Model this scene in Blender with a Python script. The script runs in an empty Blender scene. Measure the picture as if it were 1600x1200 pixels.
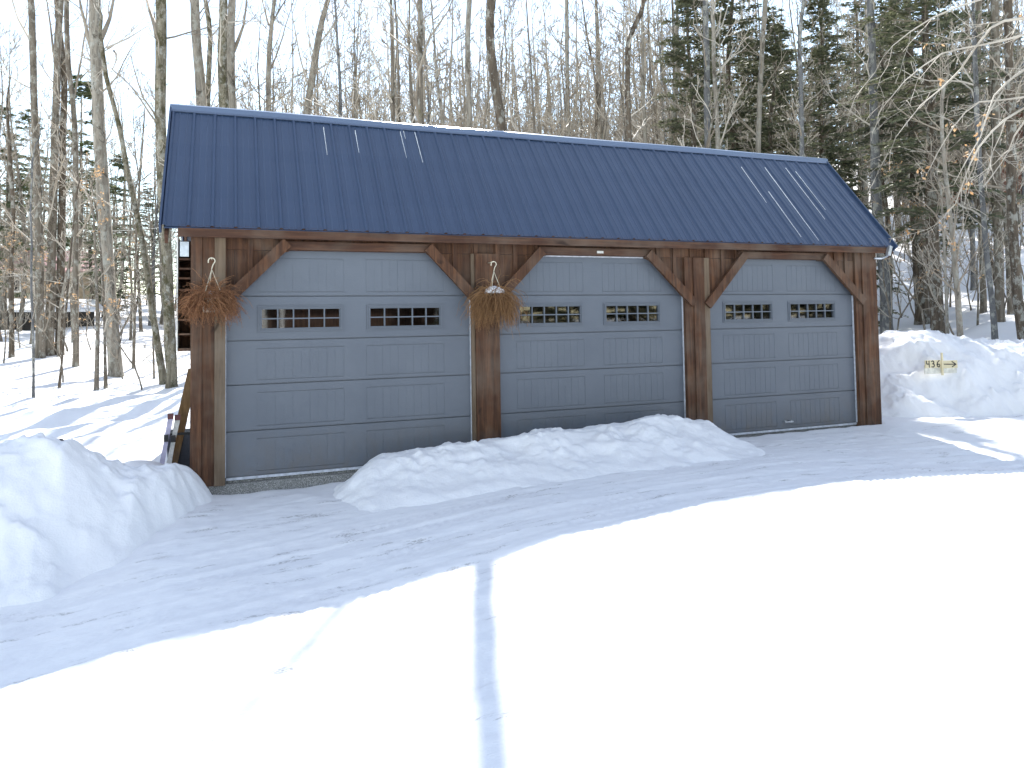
import bpy, math, random
import numpy as np
from mathutils import Vector, Matrix
R = math.radians
scene = bpy.context.scene
col = scene.collection

# ------------------------------------------------------------------ camera
CM = Matrix(((0.93163, -0.00151, -0.36308), (-0.36277, -0.04575, -0.93074), (-0.01502, 0.99895, -0.04459)))
CL = Vector((0.0434, -8.2873, 1.6584))
F, PX, PY = 1130.0, 800.0, 445.34
cd = bpy.data.cameras.new("camera"); cam = bpy.data.objects.new("camera", cd); col.objects.link(cam)
cm4 = CM.to_quaternion().to_matrix().to_4x4(); cm4.translation = CL
cam.matrix_world = cm4
cd.sensor_fit = 'HORIZONTAL'; cd.sensor_width = 36; cd.lens = F / 1600 * 36
cd.shift_y = -(600 - PY) / 1600; cd.clip_start = .05; cd.clip_end = 3000
scene.camera = cam
def ray(px, py): return CM @ Vector(((px - PX) / F, -(py - PY) / F, -1))
def at(px, py, D): return CL + ray(px, py) * D

# ------------------------------------------------------------------ helpers
def tag(o, label=None, cat=None, group=None, kind=None):
    if label: o['label'] = label
    if cat: o['category'] = cat
    if group: o['group'] = group
    if kind: o['kind'] = kind
    return o
def empty(name, loc=(0, 0, 0), rz=0):
    o = bpy.data.objects.new(name, None); o.empty_display_size = .2
    o.location = loc; o.rotation_euler = (0, 0, rz); col.objects.link(o); return o
class MB:
    def __init__(s, org=(0, 0, 0)): s.v = []; s.f = []; s.o = Vector(org)
    def add(s, vs, fs):
        n = len(s.v); s.v += [tuple(Vector(a) - s.o) for a in vs]; s.f += [tuple(i + n for i in f) for f in fs]
    def box(s, x0, x1, y0, y1, z0, z1):
        s.add([(x0, y0, z0), (x1, y0, z0), (x1, y1, z0), (x0, y1, z0), (x0, y0, z1), (x1, y0, z1), (x1, y1, z1), (x0, y1, z1)],
              [(0, 3, 2, 1), (4, 5, 6, 7), (0, 1, 5, 4), (1, 2, 6, 5), (2, 3, 7, 6), (3, 0, 4, 7)])
    def beam(s, a, b, w, t, up=(0, -1, 0)):            # board from a to b, width w across, thickness t along up
        a = Vector(a); b = Vector(b); d = (b - a).normalized(); u = Vector(up); u = (u - d * u.dot(d)).normalized(); c = d.cross(u)
        vs = [p + c * sx * w / 2 + u * sy * t / 2 for p in (a, b) for sx, sy in ((-1, -1), (1, -1), (1, 1), (-1, 1))]
        s.add(vs, [(0, 1, 2, 3), (7, 6, 5, 4), (0, 4, 5, 1), (1, 5, 6, 2), (2, 6, 7, 3), (3, 7, 4, 0)])
    def prism(s, poly, y0, y1):                         # polygon (x,z) extruded in y
        n = len(poly)
        s.add([(x, y0, z) for x, z in poly] + [(x, y1, z) for x, z in poly],
              [tuple(range(n)), tuple(range(2 * n - 1, n - 1, -1))] + [(i, i + n, (i + 1) % n + n, (i + 1) % n) for i in range(n)])
    def tube(s, pts, rad, k=6, cap=True, flat=1.0):
        n = len(pts); base = len(s.v); ref = None
        for i in range(n):
            p = pts[i]
            d = (pts[min(i + 1, n - 1)] - pts[max(i - 1, 0)])
            if d.length < 1e-9: d = Vector((0, 0, 1))
            d.normalize()
            if ref is None: ref = d.orthogonal().normalized()
            ref = (ref - d * ref.dot(d)); ref = ref.normalized() if ref.length > 1e-6 else d.orthogonal().normalized()
            c = d.cross(ref); r = rad[i]
            for j in range(k):
                a = 2 * math.pi * j / k
                q = p + ref * (math.cos(a) * r) + c * (math.sin(a) * r * flat) - s.o
                s.v.append((q.x, q.y, q.z))
        for i in range(n - 1):
            for j in range(k):
                a = base + i * k + j; b = base + i * k + (j + 1) % k
                s.f.append((a, b, b + k, a + k))
        if cap:
            s.f.append(tuple(base + j for j in range(k))[::-1]); s.f.append(tuple(base + (n - 1) * k + j for j in range(k)))
    def build(s, name, m, parent=None, smooth=False, loc=None):
        me = bpy.data.meshes.new(name); me.from_pydata(s.v, [], s.f)
        if smooth: me.polygons.foreach_set('use_smooth', [True] * len(me.polygons))
        me.update(); me.materials.append(m)
        o = bpy.data.objects.new(name, me); col.objects.link(o)
        if parent is not None: o.parent = parent
        elif loc is None: o.location = s.o
        if loc is not None: o.location = loc
        return o

# ------------------------------------------------------------------ materials
def lin(c): return tuple(((x / 255) / 12.92 if x / 255 <= .04045 else ((x / 255 + .055) / 1.055) ** 2.4) for x in c) + (1,)
class NT:
    def __init__(s, name):
        s.m = bpy.data.materials.new(name); s.m.use_nodes = True; s.t = s.m.node_tree; s.n = s.t.nodes; s.l = s.t.links
        s.b = s.n['Principled BSDF']; s.tc = s.n.new('ShaderNodeTexCoord')
    def map(s, scale, co='Object'):
        m = s.n.new('ShaderNodeMapping'); m.inputs['Scale'].default_value = scale; s.l.new(s.tc.outputs[co], m.inputs[0]); return m.outputs[0]
    def noise(s, scale, sc=(1, 1, 1), detail=4, rough=.6, co='Object', dist=0):
        n = s.n.new('ShaderNodeTexNoise'); n.inputs['Scale'].default_value = scale; n.inputs['Detail'].default_value = detail
        n.inputs['Roughness'].default_value = rough; n.inputs['Distortion'].default_value = dist
        s.l.new(s.map(sc, co), n.inputs['Vector']); return n.outputs[0]
    def ramp(s, fac, stops):
        r = s.n.new('ShaderNodeValToRGB'); e = r.color_ramp.elements
        e[0].position, e[0].color = stops[0]; e[1].position, e[1].color = stops[-1]
        for p, c in stops[1:-1]: x = e.new(p); x.color = c
        s.l.new(fac, r.inputs[0]); return r.outputs[0]
    def mix(s, fac, a, b, mode='MIX'):
        m = s.n.new('ShaderNodeMix'); m.data_type = 'RGBA'; m.blend_type = mode
        for i, v in ((0, fac), (6, a), (7, b)):
            if isinstance(v, (float, int)): m.inputs[i].default_value = v
            elif isinstance(v, tuple): m.inputs[i].default_value = v
            else: s.l.new(v, m.inputs[i])
        return m.outputs[2]
    def bump(s, h, st, dist=.01, prev=None):
        b = s.n.new('ShaderNodeBump'); b.inputs['Strength'].default_value = st; b.inputs['Distance'].default_value = dist
        s.l.new(h, b.inputs['Height'])
        if prev is not None: s.l.new(prev, b.inputs['Normal'])
        s.l.new(b.outputs[0], s.b.inputs['Normal']); return b.outputs[0]
    def col(s, c):
        if isinstance(c, tuple): s.b.inputs['Base Color'].default_value = c
        else: s.l.new(c, s.b.inputs['Base Color'])
    def island(s):
        g = s.n.new('ShaderNodeNewGeometry'); return g.outputs['Random Per Island']
    def set(s, **k):
        for a, v in k.items(): s.b.inputs[a.replace('_', ' ')].default_value = v
def g3(a, b=None, c=None): return (a, a if b is None else b, a if c is None else c, 1)

def snow_mat(name, dirt=False):
    t = NT(name)
    c = t.ramp(t.noise(1.3, detail=3), [(.3, (.86, .88, .91, 1)), (.7, (.90, .91, .93, 1))])
    if dirt:
        a = t.noise(1.6, (.5, 2.6, 1), 6, .7, dist=.4); m = t.ramp(a, [(.62, g3(0)), (.76, g3(.35))])
        c = t.mix(m, c, (.46, .45, .44, 1))
        a2 = t.noise(2.2, (.35, 6, 1), 8, .75); m2 = t.ramp(a2, [(.50, g3(0)), (.72, g3(.22))])
        a3 = t.noise(3.1, (.6, 3, 1), 4, .6); b3 = t.noise(40, (1, 2, 1), 3, .7)
        m3 = t.mix(t.ramp(a3, [(.595, g3(0)), (.67, g3(.85))]), g3(0), t.ramp(b3, [(.42, g3(0)), (.58, g3(.75))]))
        c = t.mix(m3, c, (.20, .19, .18, 1))
    t.col(c); t.set(Roughness=.62 if not dirt else .5)
    p = t.bump(t.noise(16, (1, 1, 1) if not dirt else (.35, 1.7, 1), 5, .65), .35 if not dirt else .22, .03)
    p = t.bump(t.noise(70, (1, 1, 1) if not dirt else (.5, 1.6, 1), detail=3), .3, .008, p)
    return t.m
SNOW = snow_mat('snow'); PACKED = snow_mat('packed_snow', True)

def wood(name, sc, c0, c1, grey=.35):
    t = NT(name)
    n = t.noise(1, sc, 6, .62, dist=.6)
    c = t.ramp(n, [(.28, lin(c0)), (.52, lin(tuple((a + b) / 2 for a, b in zip(c0, c1)))), (.75, lin(c1))])
    k = t.noise(2.3, (1, 1, 1), 3, .6); c = t.mix(t.ramp(k, [(.42, g3(0)), (.72, g3(grey))]), c, lin((122, 112, 100)))
    kn = t.noise(4.5, tuple(1 if x > 5 else .45 for x in sc), 2, .5, dist=.8); c = t.mix(t.ramp(kn, [(.67, g3(0)), (.75, g3(.75))]), c, lin((38, 26, 20)))
    isl = t.ramp(t.island(), [(0, g3(.72)), (1, g3(1.22))]); c = t.mix(1.0, c, isl, 'MULTIPLY')
    t.col(c); t.set(Roughness=.78); t.b.inputs['Specular IOR Level'].default_value = .3
    t.bump(n, .35, .006); return t.m
WV = wood('stained_wood_vertical', (26, 26, 1.6), (54, 36, 27), (112, 77, 53))
WH = wood('stained_wood_horizontal', (1.6, 26, 26), (52, 35, 28), (104, 72, 53))
WG = wood('weathered_jamb_wood', (26, 26, 1.6), (84, 70, 56), (132, 114, 94), .6)
WP = wood('weathered_plank', (26, 26, 1.6), (92, 70, 44), (146, 116, 78), .4)
PALE = wood('bare_sign_board', (3, 20, 20), (206, 194, 156), (226, 216, 186), .05)

t = NT('door_paint')
n = t.noise(1, (3, 3, 120), 4, .7); n2 = t.noise(260, detail=2)
t.col(t.ramp(t.noise(1.1, detail=4), [(.3, (.118, .138, .170, 1)), (.7, (.146, .166, .198, 1))])); t.set(Roughness=.42)
sx = t.n.new('ShaderNodeSeparateXYZ'); t.l.new(t.tc.outputs['Object'], sx.inputs[0])      # road salt and mud splashed on the lowest boards
mrg = t.n.new('ShaderNodeMapRange'); mrg.inputs[1].default_value = .55; mrg.inputs[2].default_value = .0; t.l.new(sx.outputs[2], mrg.inputs[0])
sm_ = t.n.new('ShaderNodeMath'); sm_.operation = 'MULTIPLY'; t.l.new(mrg.outputs[0], sm_.inputs[0]); t.l.new(t.ramp(t.noise(5, (1, 1, .5), 7, .75), [(.35, g3(0)), (.75, g3(.8))]), sm_.inputs[1])
t.col(t.mix(sm_.outputs[0], t.ramp(t.noise(1.1, detail=4), [(.3, (.106, .124, .153, 1)), (.7, (.130, .149, .178, 1))]), (.14, .12, .10, 1)))
pb = t.bump(n, .25, .004); t.bump(n2, .25, .002, pb); DOOR = t.m
t = NT('roof_metal')
t.col(t.ramp(t.noise(.8, (1, .4, .4), 5), [(.3, (.030, .053, .105, 1)), (.7, (.039, .066, .126, 1))]))
t.set(Roughness=.38, Metallic=0.0); t.b.inputs['Coat Weight'].default_value = .25; t.b.inputs['Coat Roughness'].default_value = .2
pb = t.bump(t.noise(1.2, (6, 1, 1), 3), .12, .02); t.bump(t.noise(220, detail=2), .25, .002, pb); ROOF = t.m
t = NT('ridge_metal'); t.col((.13, .18, .27, 1)); t.set(Roughness=.30, Metallic=.6); t.b.inputs['Coat Weight'].default_value = 1; t.b.inputs['Coat Roughness'].default_value = .17; RIDGE = t.m
t = NT('glass')
gl = t.n.new('ShaderNodeBsdfGlossy'); gl.inputs['Roughness'].default_value = .03; gl.inputs['Color'].default_value = (.95, .97, 1, 1)
tr = t.n.new('ShaderNodeBsdfTransparent'); tr.inputs['Color'].default_value = (.55, .6, .6, 1)
fr = t.n.new('ShaderNodeFresnel'); fr.inputs[0].default_value = 1.8; mx = t.n.new('ShaderNodeMixShader')
t.l.new(fr.outputs[0], mx.inputs[0]); t.l.new(tr.outputs[0], mx.inputs[1]); t.l.new(gl.outputs[0], mx.inputs[2])
t.l.new(mx.outputs[0], t.n['Material Output'].inputs[0]); GLASS = t.m
def flat(name, c, rough=.6, metal=0, nz=0, bump=0):
    t = NT(name)
    if nz: t.col(t.ramp(t.noise(nz, detail=5), [(.3, tuple(x * .7 for x in c[:3]) + (1,)), (.7, tuple(min(1, x * 1.2) for x in c[:3]) + (1,))]))
    else: t.col(c)
    t.set(Roughness=rough, Metallic=metal)
    if bump: t.bump(t.noise(nz * 2 or 30, detail=5), bump, .01)
    return t.m
STEEL = flat('galvanised_metal', (.5, .53, .57, 1), .35, .7, 12)
RUBBER = flat('pale_seal', (.55, .58, .64, 1), .5, 0, 20)
WHITE = flat('white_plastic', (.72, .71, .66, 1), .4, 0, 20)
HOOK = flat('cream_hook', (.62, .58, .45, 1), .5, 0, 20)
BLACK = flat('black_paint', (.02, .02, .02, 1), .5, 0, 20)
RED = flat('faded_red_plastic', (.16, .05, .05, 1), .5, 0, 14)
LILAC = flat('pale_lilac_plastic', (.55, .52, .68, 1), .4, 0, 9)
COIR = flat('coir_liner', (.26, .16, .08, 1), .9, 0, 60, .6)
POTM = flat('weathered_pot', (.42, .36, .28, 1), .8, 0, 30, .5)
STONE = flat('stone', (.10, .10, .11, 1), .8, 0, 20, .5)
DARKIN = flat('dark_interior', (.05, .045, .04, 1), .9, 0, 6)
t = NT('exposed_aggregate_concrete')
t.col(t.ramp(t.noise(95, detail=2, rough=.9), [(.35, g3(.10, .10, .10)), (.5, g3(.22, .22, .21)), (.68, g3(.5, .5, .48))])); t.set(Roughness=.85)
t.bump(t.noise(95, detail=2), .7, .008); CONC = t.m
def bark(name, a, b, moss, mossamt, vs=9):
    t = NT(name)
    n = t.noise(1, (vs, vs, vs * .16), 6, .7, dist=.5)
    c = t.ramp(n, [(.30, a), (.68, b)])
    p = t.noise(5.5, (1, 1, .7), 6, .75); c = t.mix(t.ramp(p, [(.52, g3(0)), (.58, g3(.7))]), c, (.36, .36, .32, 1))
    u = t.noise(3.1, (1, 1, .6), 6, .8, dist=1); c = t.mix(t.ramp(u, [(.56, g3(0)), (.63, g3(.75))]), c, (.045, .037, .028, 1))
    q = t.noise(2.6, (1.4, 1.4, .9), 7, .8)
    c = t.mix(t.ramp(q, [(.62 - mossamt, g3(0)), (.70 - mossamt, g3(.85))]), c, moss)
    t.col(c); t.set(Roughness=.9); t.b.inputs['Specular IOR Level'].default_value = .2; t.bump(n, .9, .03); return t.m
BG = bark('grey_bark', (.075, .062, .048, 1), (.26, .225, .18, 1), (.14, .13, .05, 1), .02)
BPALE = bark('pale_bark', (.12, .105, .085, 1), (.38, .345, .29, 1), (.16, .15, .07, 1), 0)
BMOSS = bark('mossy_bark', (.07, .058, .043, 1), (.30, .27, .20, 1), (.06, .055, .025, 1), .12)
BDARK = bark('dark_bark', (.045, .036, .028, 1), (.17, .135, .10, 1), (.20, .19, .16, 1), .0)
BBLUE = bark('smooth_grey_bark', (.075, .077, .08, 1), (.20, .20, .20, 1), (.14, .14, .12, 1), .03)
def twigm(name, a, b):
    t = NT(name); t.col(t.ramp(t.noise(1.2, detail=3), [(.3, a), (.7, b)])); t.set(Roughness=.6); return t.m
TWIG = twigm('twig_bark', (.17, .14, .105, 1), (.40, .345, .27, 1))
TWIGP = twigm('pale_twig_bark', (.34, .30, .24, 1), (.60, .55, .47, 1))
def leafm(name, a, b, rough=.6, trans=.3):
    t = NT(name)
    c = t.mix(t.island(), a, b); t.col(c); t.set(Roughness=rough)
    tl = t.n.new('ShaderNodeBsdfTranslucent'); t.l.new(c, tl.inputs[0]); m = t.n.new('ShaderNodeMixShader'); m.inputs[0].default_value = trans
    t.l.new(t.b.outputs[0], m.inputs[1]); t.l.new(tl.outputs[0], m.inputs[2]); t.l.new(m.outputs[0], t.n['Material Output'].inputs[0]); return t.m
NEEDLE = leafm('hemlock_needles', (.075, .09, .055, 1), (.20, .21, .12, 1))
PINE = leafm('pine_needles', (.05, .075, .035, 1), (.16, .18, .09, 1))
DEADLEAF = leafm('dead_beech_leaf', (.42, .24, .11, 1), (.66, .46, .26, 1), .6, .4)
DRIED = leafm('dried_plant', (.14, .058, .026, 1), (.38, .185, .085, 1), .8, .15)
DRIED2 = leafm('dried_grass', (.14, .068, .028, 1), (.38, .21, .09, 1), .8, .15)

# ------------------------------------------------------------------ terrain
rs = np.random.RandomState(7); PERM = rs.permutation(4096); GR = rs.uniform(0, 2 * np.pi, 4096)
def perlin(x, y, seed=0):
    xi = np.floor(x).astype(int); yi = np.floor(y).astype(int); xf = x - xi; yf = y - yi
    def g(ix, iy, dx, dy):
        a = GR[PERM[(PERM[(ix + seed * 57) & 4095] + iy) & 4095]]; return np.cos(a) * dx + np.sin(a) * dy
    u = xf ** 3 * (xf * (xf * 6 - 15) + 10); v = yf ** 3 * (yf * (yf * 6 - 15) + 10)
    a = g(xi, yi, xf, yf); b = g(xi + 1, yi, xf - 1, yf); c = g(xi, yi + 1, xf, yf - 1); d = g(xi + 1, yi + 1, xf - 1, yf - 1)
    return (a + u * (b - a)) * (1 - v) + (c + u * (d - c)) * v
def fbm(x, y, f, o=4, seed=0, gain=.5):
    s = 0; a = 1
    for i in range(o): s = s + a * perlin(x * f, y * f, seed + i); a *= gain; f *= 2.03
    return s
def ss(a, b, x): t = np.clip((x - a) / (b - a), 0, 1); return t * t * (3 - 2 * t)
DX = [-60, -8, -3, -1.13, -.42, .68, 1.64, 2.56, 3.8, 5.25, 6.43, 7.73, 12, 20, 60]
DZ = [-1.2, -.6, -.46, -.354, -.265, -.218, -.118, -.03, .033, .07, .03, -.03, -.1, -.15, -.2]
GX = [-3, -.35, .0, 1.2, 3, 5, 6.4, 9.2, 20]; GZ = [-.3, -.14, -.15, -.13, -.07, -.04, -.03, -.03, -.05]
def height(x, y, fine=True):
    x = np.asarray(x, float); y = np.asarray(y, float)
    front = np.interp(x, DX, DZ); gar = np.interp(x, GX, GZ)
    k = ss(-2.6, -.4, y); z = front * (1 - k) + gar * k
    # ground behind the line of the garage
    w = ss(.3, 3.0, y)
    wl = ss(-.2, -.9, x); side = wl * ss(-.7, .2, y)
    woods = -.30 * ss(2, -4, x) + .32 * ss(8.0, 12, x) + .45 * ss(9.5, 11, x) * 0
    left = ss(0, -6, x) * np.clip(y - 8, 0, 60) * .035
    rise = left + .15 * np.maximum(0, x - 13) * ss(13, 19, x) * (1 + .35 * ss(26, 60, x)) + np.maximum(0, y - 9) * (.035 + .15 * ss(-2, 12, x))
    rise = np.where(rise > 17, 17 + (rise - 17) * .25, rise)
    hill = woods + rise
    z = z * (1 - w) + hill * w
    z = z + side * .12 * ss(2.0, .8, y)
    right = ss(10.2, 11.5, x) * ss(.4, 2.0, y) * (1 - w)
    z = z + right * .25
    # mounds
    und = fbm(x, y, .22, 3, 3) * .35 * ss(1.0, 6, y) + fbm(x, y, .9, 3, 9) * .10 * ss(.8, 3, y)
    z = z + und
    # low roll of snow between the pile and the woods on the left
    z = z + .26 * np.exp(-((x + .85) / .55) ** 2 - ((y - .35) / .4) ** 2)
    inside = ss(-.42, -.26, x) * ss(9.3, 9.1, x) * ss(-.12, .0, y) * ss(3.9, 3.7, y)
    z = z * (1 - inside) + np.minimum(z, -.17) * inside
    if fine:
        dr = ss(-.2, -1.6, y); far = ss(30, 12, np.hypot(x, y + 6))
        z = z + far * (1 - dr) * fbm(x, y, 3.2, 3, 21) * .022
        z = z + far * dr * (fbm(x, y, 1.1, 2, 31) * .012)
    return z
def tracks(x, y):
    c = .035 * (x - 4.2) ** 2 * np.where(x > 4.2, -.22, -.5)   # tracks curve round with the drive
    v = y - c
    z = fbm(x * .28, v * 3.2, 2.4, 4, 41) * .009 + fbm(x * .5, v * 2, 9, 3, 47) * .007
    for y0, wd, dp in ((-1.75, .13, .016), (-2.12, .11, .013), (-2.55, .16, .020), (-2.85, .10, .012), (-3.2, .15, .018), (-3.9, .16, .016), (-4.6, .18, .018)):
        d = (v - y0 - .05 * np.sin(x * .7 + y0 * 5)) / wd
        prof = np.exp(-d ** 4); edge = np.exp(-(np.abs(d) - 1.15) ** 2 * 14)
        tread = np.sin(x * 75 + 9 * np.abs(d) * np.sign(.4 - d)) * np.clip(fbm(x, y, .9, 2, 55) * 3 + .5, 0, 1)
        z = z + prof * (-dp * .45 + tread * .006) + edge * .004
    return z + fbm(x, y, 7, 4, 61) * .006
def grid(name, xs, ys, zf, m, kind='structure', parent=None):
    X, Y = np.meshgrid(xs, ys); Z = zf(X, Y); nx, ny = len(xs), len(ys)
    co = np.stack([X, Y, Z], -1).reshape(-1, 3).astype(np.float32)
    me = bpy.data.meshes.new(name); i = np.arange(nx * ny).reshape(ny, nx)
    q = np.stack([i[:-1, :-1], i[:-1, 1:], i[1:, 1:], i[1:, :-1]], -1).reshape(-1, 4)
    me.vertices.add(len(co)); me.vertices.foreach_set('co', co.ravel())
    me.loops.add(q.size); me.loops.foreach_set('vertex_index', q.ravel().astype(np.int32))
    me.polygons.add(len(q)); me.polygons.foreach_set('loop_start', np.arange(0, q.size, 4).astype(np.int32))
    me.polygons.foreach_set('use_smooth', np.ones(len(q), bool)); me.update(calc_edges=True); me.validate(); me.materials.append(m)
    o = bpy.data.objects.new(name, me); col.objects.link(o)
    if kind: o['kind'] = kind
    return o
def axis(lo, a, b, hi, fine, g=1.09):
    c = list(np.arange(a, b, fine)); s = fine
    while c[-1] < hi: s = min(s * g, 12); c.append(c[-1] + s)
    s = fine
    while c[0] > lo: s = min(s * g, 12); c.insert(0, c[0] - s)
    return np.array(c)
DRX0, DRX1, DRY0, DRY1 = -4.5, 13.0, -7.6, -.30
def drivemask(x, y): return ss(DRX0, DRX0 + .6, x) * ss(DRX1, DRX1 - .6, x) * ss(DRY0, DRY0 + .6, y) * ss(DRY1, DRY1 - .5, y)
grid('snow_ground', axis(-600, -6, 16, 600, .06), axis(-300, -8, 4, 600, .06), lambda x, y: height(x, y) - .05 * ss(.15, .5, drivemask(x, y)), SNOW)
grid('driveway', np.arange(DRX0, DRX1, .028), np.arange(DRY0, DRY1, .028), lambda x, y: height(x, y) + .004 + drivemask(x, y) * (tracks(x, y) + .004), PACKED)

def chunks(x, y, cell, seed):      # broken clods: domes with hard feet round scattered points
    gx = np.floor(x / cell).astype(int); gy = np.floor(y / cell).astype(int); out = np.zeros_like(x)
    for i in (-1, 0, 1):
        for j in (-1, 0, 1):
            ix, iy = gx + i, gy + j; h = PERM[(PERM[(ix + seed * 31) & 4095] + iy) & 4095]
            px = (ix + .2 + .6 * ((h * 7919) & 1023) / 1023.) * cell; py = (iy + .2 + .6 * ((h * 104729) & 1023) / 1023.) * cell
            rad = cell * (.18 + .34 * ((h * 31337) & 1023) / 1023.); an = (h & 255) / 40.
            dx = (x - px) * np.cos(an) + (y - py) * np.sin(an); dy = -(x - px) * np.sin(an) + (y - py) * np.cos(an)
            d = np.maximum(np.abs(dx) + .35 * np.abs(dy), np.abs(dy) * 1.3) / rad
            out = np.maximum(out, np.where((h >> 3) % 3 > 0, np.clip(1.15 - d, 0, .6) * rad * 1.1, 0))
    return out
def lumps(x, y, seed):      # shovelled, clotted snow
    a = fbm(x, y, 1.5, 3, seed); b = fbm(x, y, 4.2, 4, seed + 9, .55); c = np.maximum(0, fbm(x, y, 8, 2, seed + 17) - .12)
    k = ss(-.15, .35, fbm(x, y, .9, 2, seed + 30))          # some stretches are smooth, some clotted
    wx = x + fbm(x, y, 6, 2, seed + 40) * .05; wy = y + fbm(x, y, 6, 2, seed + 41) * .05
    return a * .10 + (b * .055 + c * .08) * (.25 + .75 * k) + (chunks(wx, wy, .22, seed) * .8 + chunks(wx, wy, .10, seed + 3) * .8) * ss(-.05, .35, fbm(x, y, 1.6, 2, seed + 33)) + fbm(x, y, 15, 2, seed + 50) * .008
def bank(name, xs, ys, prof, label, seed, amp=1.0, wx=.10):
    def zf(x, y):
        h = prof(x + fbm(x, y, 2.2, 3, seed + 5) * wx, y + fbm(x, y, 2.0, 3, seed + 2) * .14)
        e = np.clip(h / .22, 0, 1)
        return height(x, y) - .05 + h + .045 * ss(0, .06, h) + e * lumps(x, y, seed) * amp
    o = grid(name, xs, ys, zf, SNOW, None)
    return tag(o, label, 'snow bank')
CX = [1.0, 1.15, 1.3, 1.7, 2.5, 2.86, 3.17, 3.8, 4.33, 4.78, 5.05, 5.35, 5.75, 5.93, 6.05]
CH = [0, .12, .27, .40, .42, .41, .48, .46, .50, .56, .55, .47, .36, .20, 0]
def p_front(x, y):
    h = np.interp(x, CX, CH) * .82
    b = ss(-.16, -.45, y); f = np.clip((y + 1.8) / 1.2, 0, 1); f = f ** 1.5 * (1 - b * 0)
    return h * b * np.where(y > -.62, 1, ss(0, 1, f) * .25 + f * .75)
bank('snow_bank', np.arange(.7, 6.8, .02), np.arange(-2.35, -.13, .02), p_front,
     'long low plowed snow bank lying against the middle garage doors', 100, .6)
LX = [-8, -3, -1.75, -1.4, -1.2, -1.0, -.8, -.6, -.4, -.27, -.14, .02]
LZ = [.7, .75, .76, .78, .72, .50, .33, .33, .28, .18, .06, -.20]
def p_left(x, y):
    x = x + .07
    top = (np.interp(x, LX, LZ) - np.interp(x, DX, DZ) * .8) * .88
    yf = np.interp(x, [-8, -3, -1.4, -1.15, -.68, -.5, -.12, .05], [-2.1, -2.25, -2.2, -2.2, -1.75, -1.3, -.45, -.35])
    yc = np.interp(x, [-8, -3, -1.2, -.5, -.12, .05], [-1.2, -1.1, -1.0, -.65, -.32, -.25])
    f = np.clip((y - yf) / (yc - yf), 0, 1); b = np.clip((yc + .95 - y) / .95, 0, 1)
    return np.clip(top, 0, 2) * np.where(y < yc, ss(0, 1, f) * .45 + f * .55, ss(0, 1, b)) * ss(.08, -.32, x)
bank('snow_bank', np.arange(-4.2, .12, .02), np.arange(-2.95, .3, .02), p_left,
     'large lumpy plowed snow pile in shade left of the corner post', 140, .9, .03)
def p_right(x, y):
    top = np.interp(x, [9.3, 9.7, 10.4, 11.1, 11.8, 13, 14, 16, 20], [0, .45, .70, .98, 1.03, 1.0, 1.05, 1.0, .8])
    yf = np.interp(x, [9.3, 10.1, 11.0, 12, 14, 20], [.9, .15, -.15, -.55, -1.5, -3.5]); f = np.clip((y - yf) / 1.25, 0, 1); b = np.clip((yf + 3.3 - y) / 1.5, 0, 1)
    return (top + .06) * np.minimum(ss(0, 1, f) * .3 + f ** .7 * .7, ss(0, 1, b)) * ss(9.25, 9.6, x)
bank('snow_bank', np.arange(9.15, 19, .028), np.arange(-4.0, 3.9, .028), p_right,
     'high rough plowed snow bank right of the garage, holding the number sign', 180, 1.05)
def hz(x, y): return float(height(np.array([x]), np.array([y]), False)[0])
def hit(px, py):
    d = ray(px, py); t = 6.0
    while t < 150:
        p = CL + d * t
        if p.z < hz(p.x, p.y): return t
        t += .25
    return 60.0

# ------------------------------------------------------------------ garage
G = empty('garage', (4.5, 0, 0)); tag(G, 'three bay wooden garage with grey overhead doors and dark blue metal roof', 'garage')
GO = (4.5, 0, 0)
def gb(mb, name, m, parent=G, smooth=False):
    mb.o = Vector(GO); mb.v = [(a - 4.5, b, c) for a, b, c in mb.v] if not getattr(mb, 'done', False) else mb.v
    mb.done = True; o = mb.build(name, m, parent, smooth, loc=(0, 0, 0)); return o
DOORS = [(0.0, 2.72), (3.075, 5.73), (6.13, 8.75)]
SZ = [0, .4786, .9696, 1.4406, 1.9158, 2.46]
XL, XR, YB = -.34, 9.17, 3.7
# siding boards, front, upper band and between doors
m = MB(); bats = [-.017, .244, .505, 2.268, 2.526, 2.789, 3.063, 3.297, 3.573, 5.336, 5.595, 5.865, 6.109, 6.374, 6.611, 8.40, 8.60, 8.83]
rnd = random.Random(3)
def board_run(m, x0, x1, z0, z1, y=-.045, t=.022, step=.28):
    x = x0
    while x < x1 - .01:
        nx = min(x + step, x1); m.box(x + .002, nx - .002, y + rnd.uniform(-.003, .003), y + t, z0, z1); x = nx
board_run(m, XL, XR, 2.42, 2.58)
BR6 = (((.085, 1.955), (.62, 2.50)), ((2.76, 1.875), (2.185, 2.48)), ((3.115, 1.95), (3.63, 2.47)), ((5.845, 1.80), (5.15, 2.465)), ((6.06, 1.77), (6.70, 2.465)), ((8.86, 1.80), (8.13, 2.47)))
def brace_z(x):                                        # height of the brace line above x, None over the posts
    for (a, b) in BR6:
        lo, hi = min(a[0], b[0]), max(a[0], b[0])
        if lo <= x <= hi: return a[1] + (b[1] - a[1]) * (x - a[0]) / (b[0] - a[0])
    return 1.85 if any(p <= x <= q for p, q in ((XL, .09), (2.75, 3.12), (5.84, 6.07), (8.85, XR))) else 2.41
x = XL + .004
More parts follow.
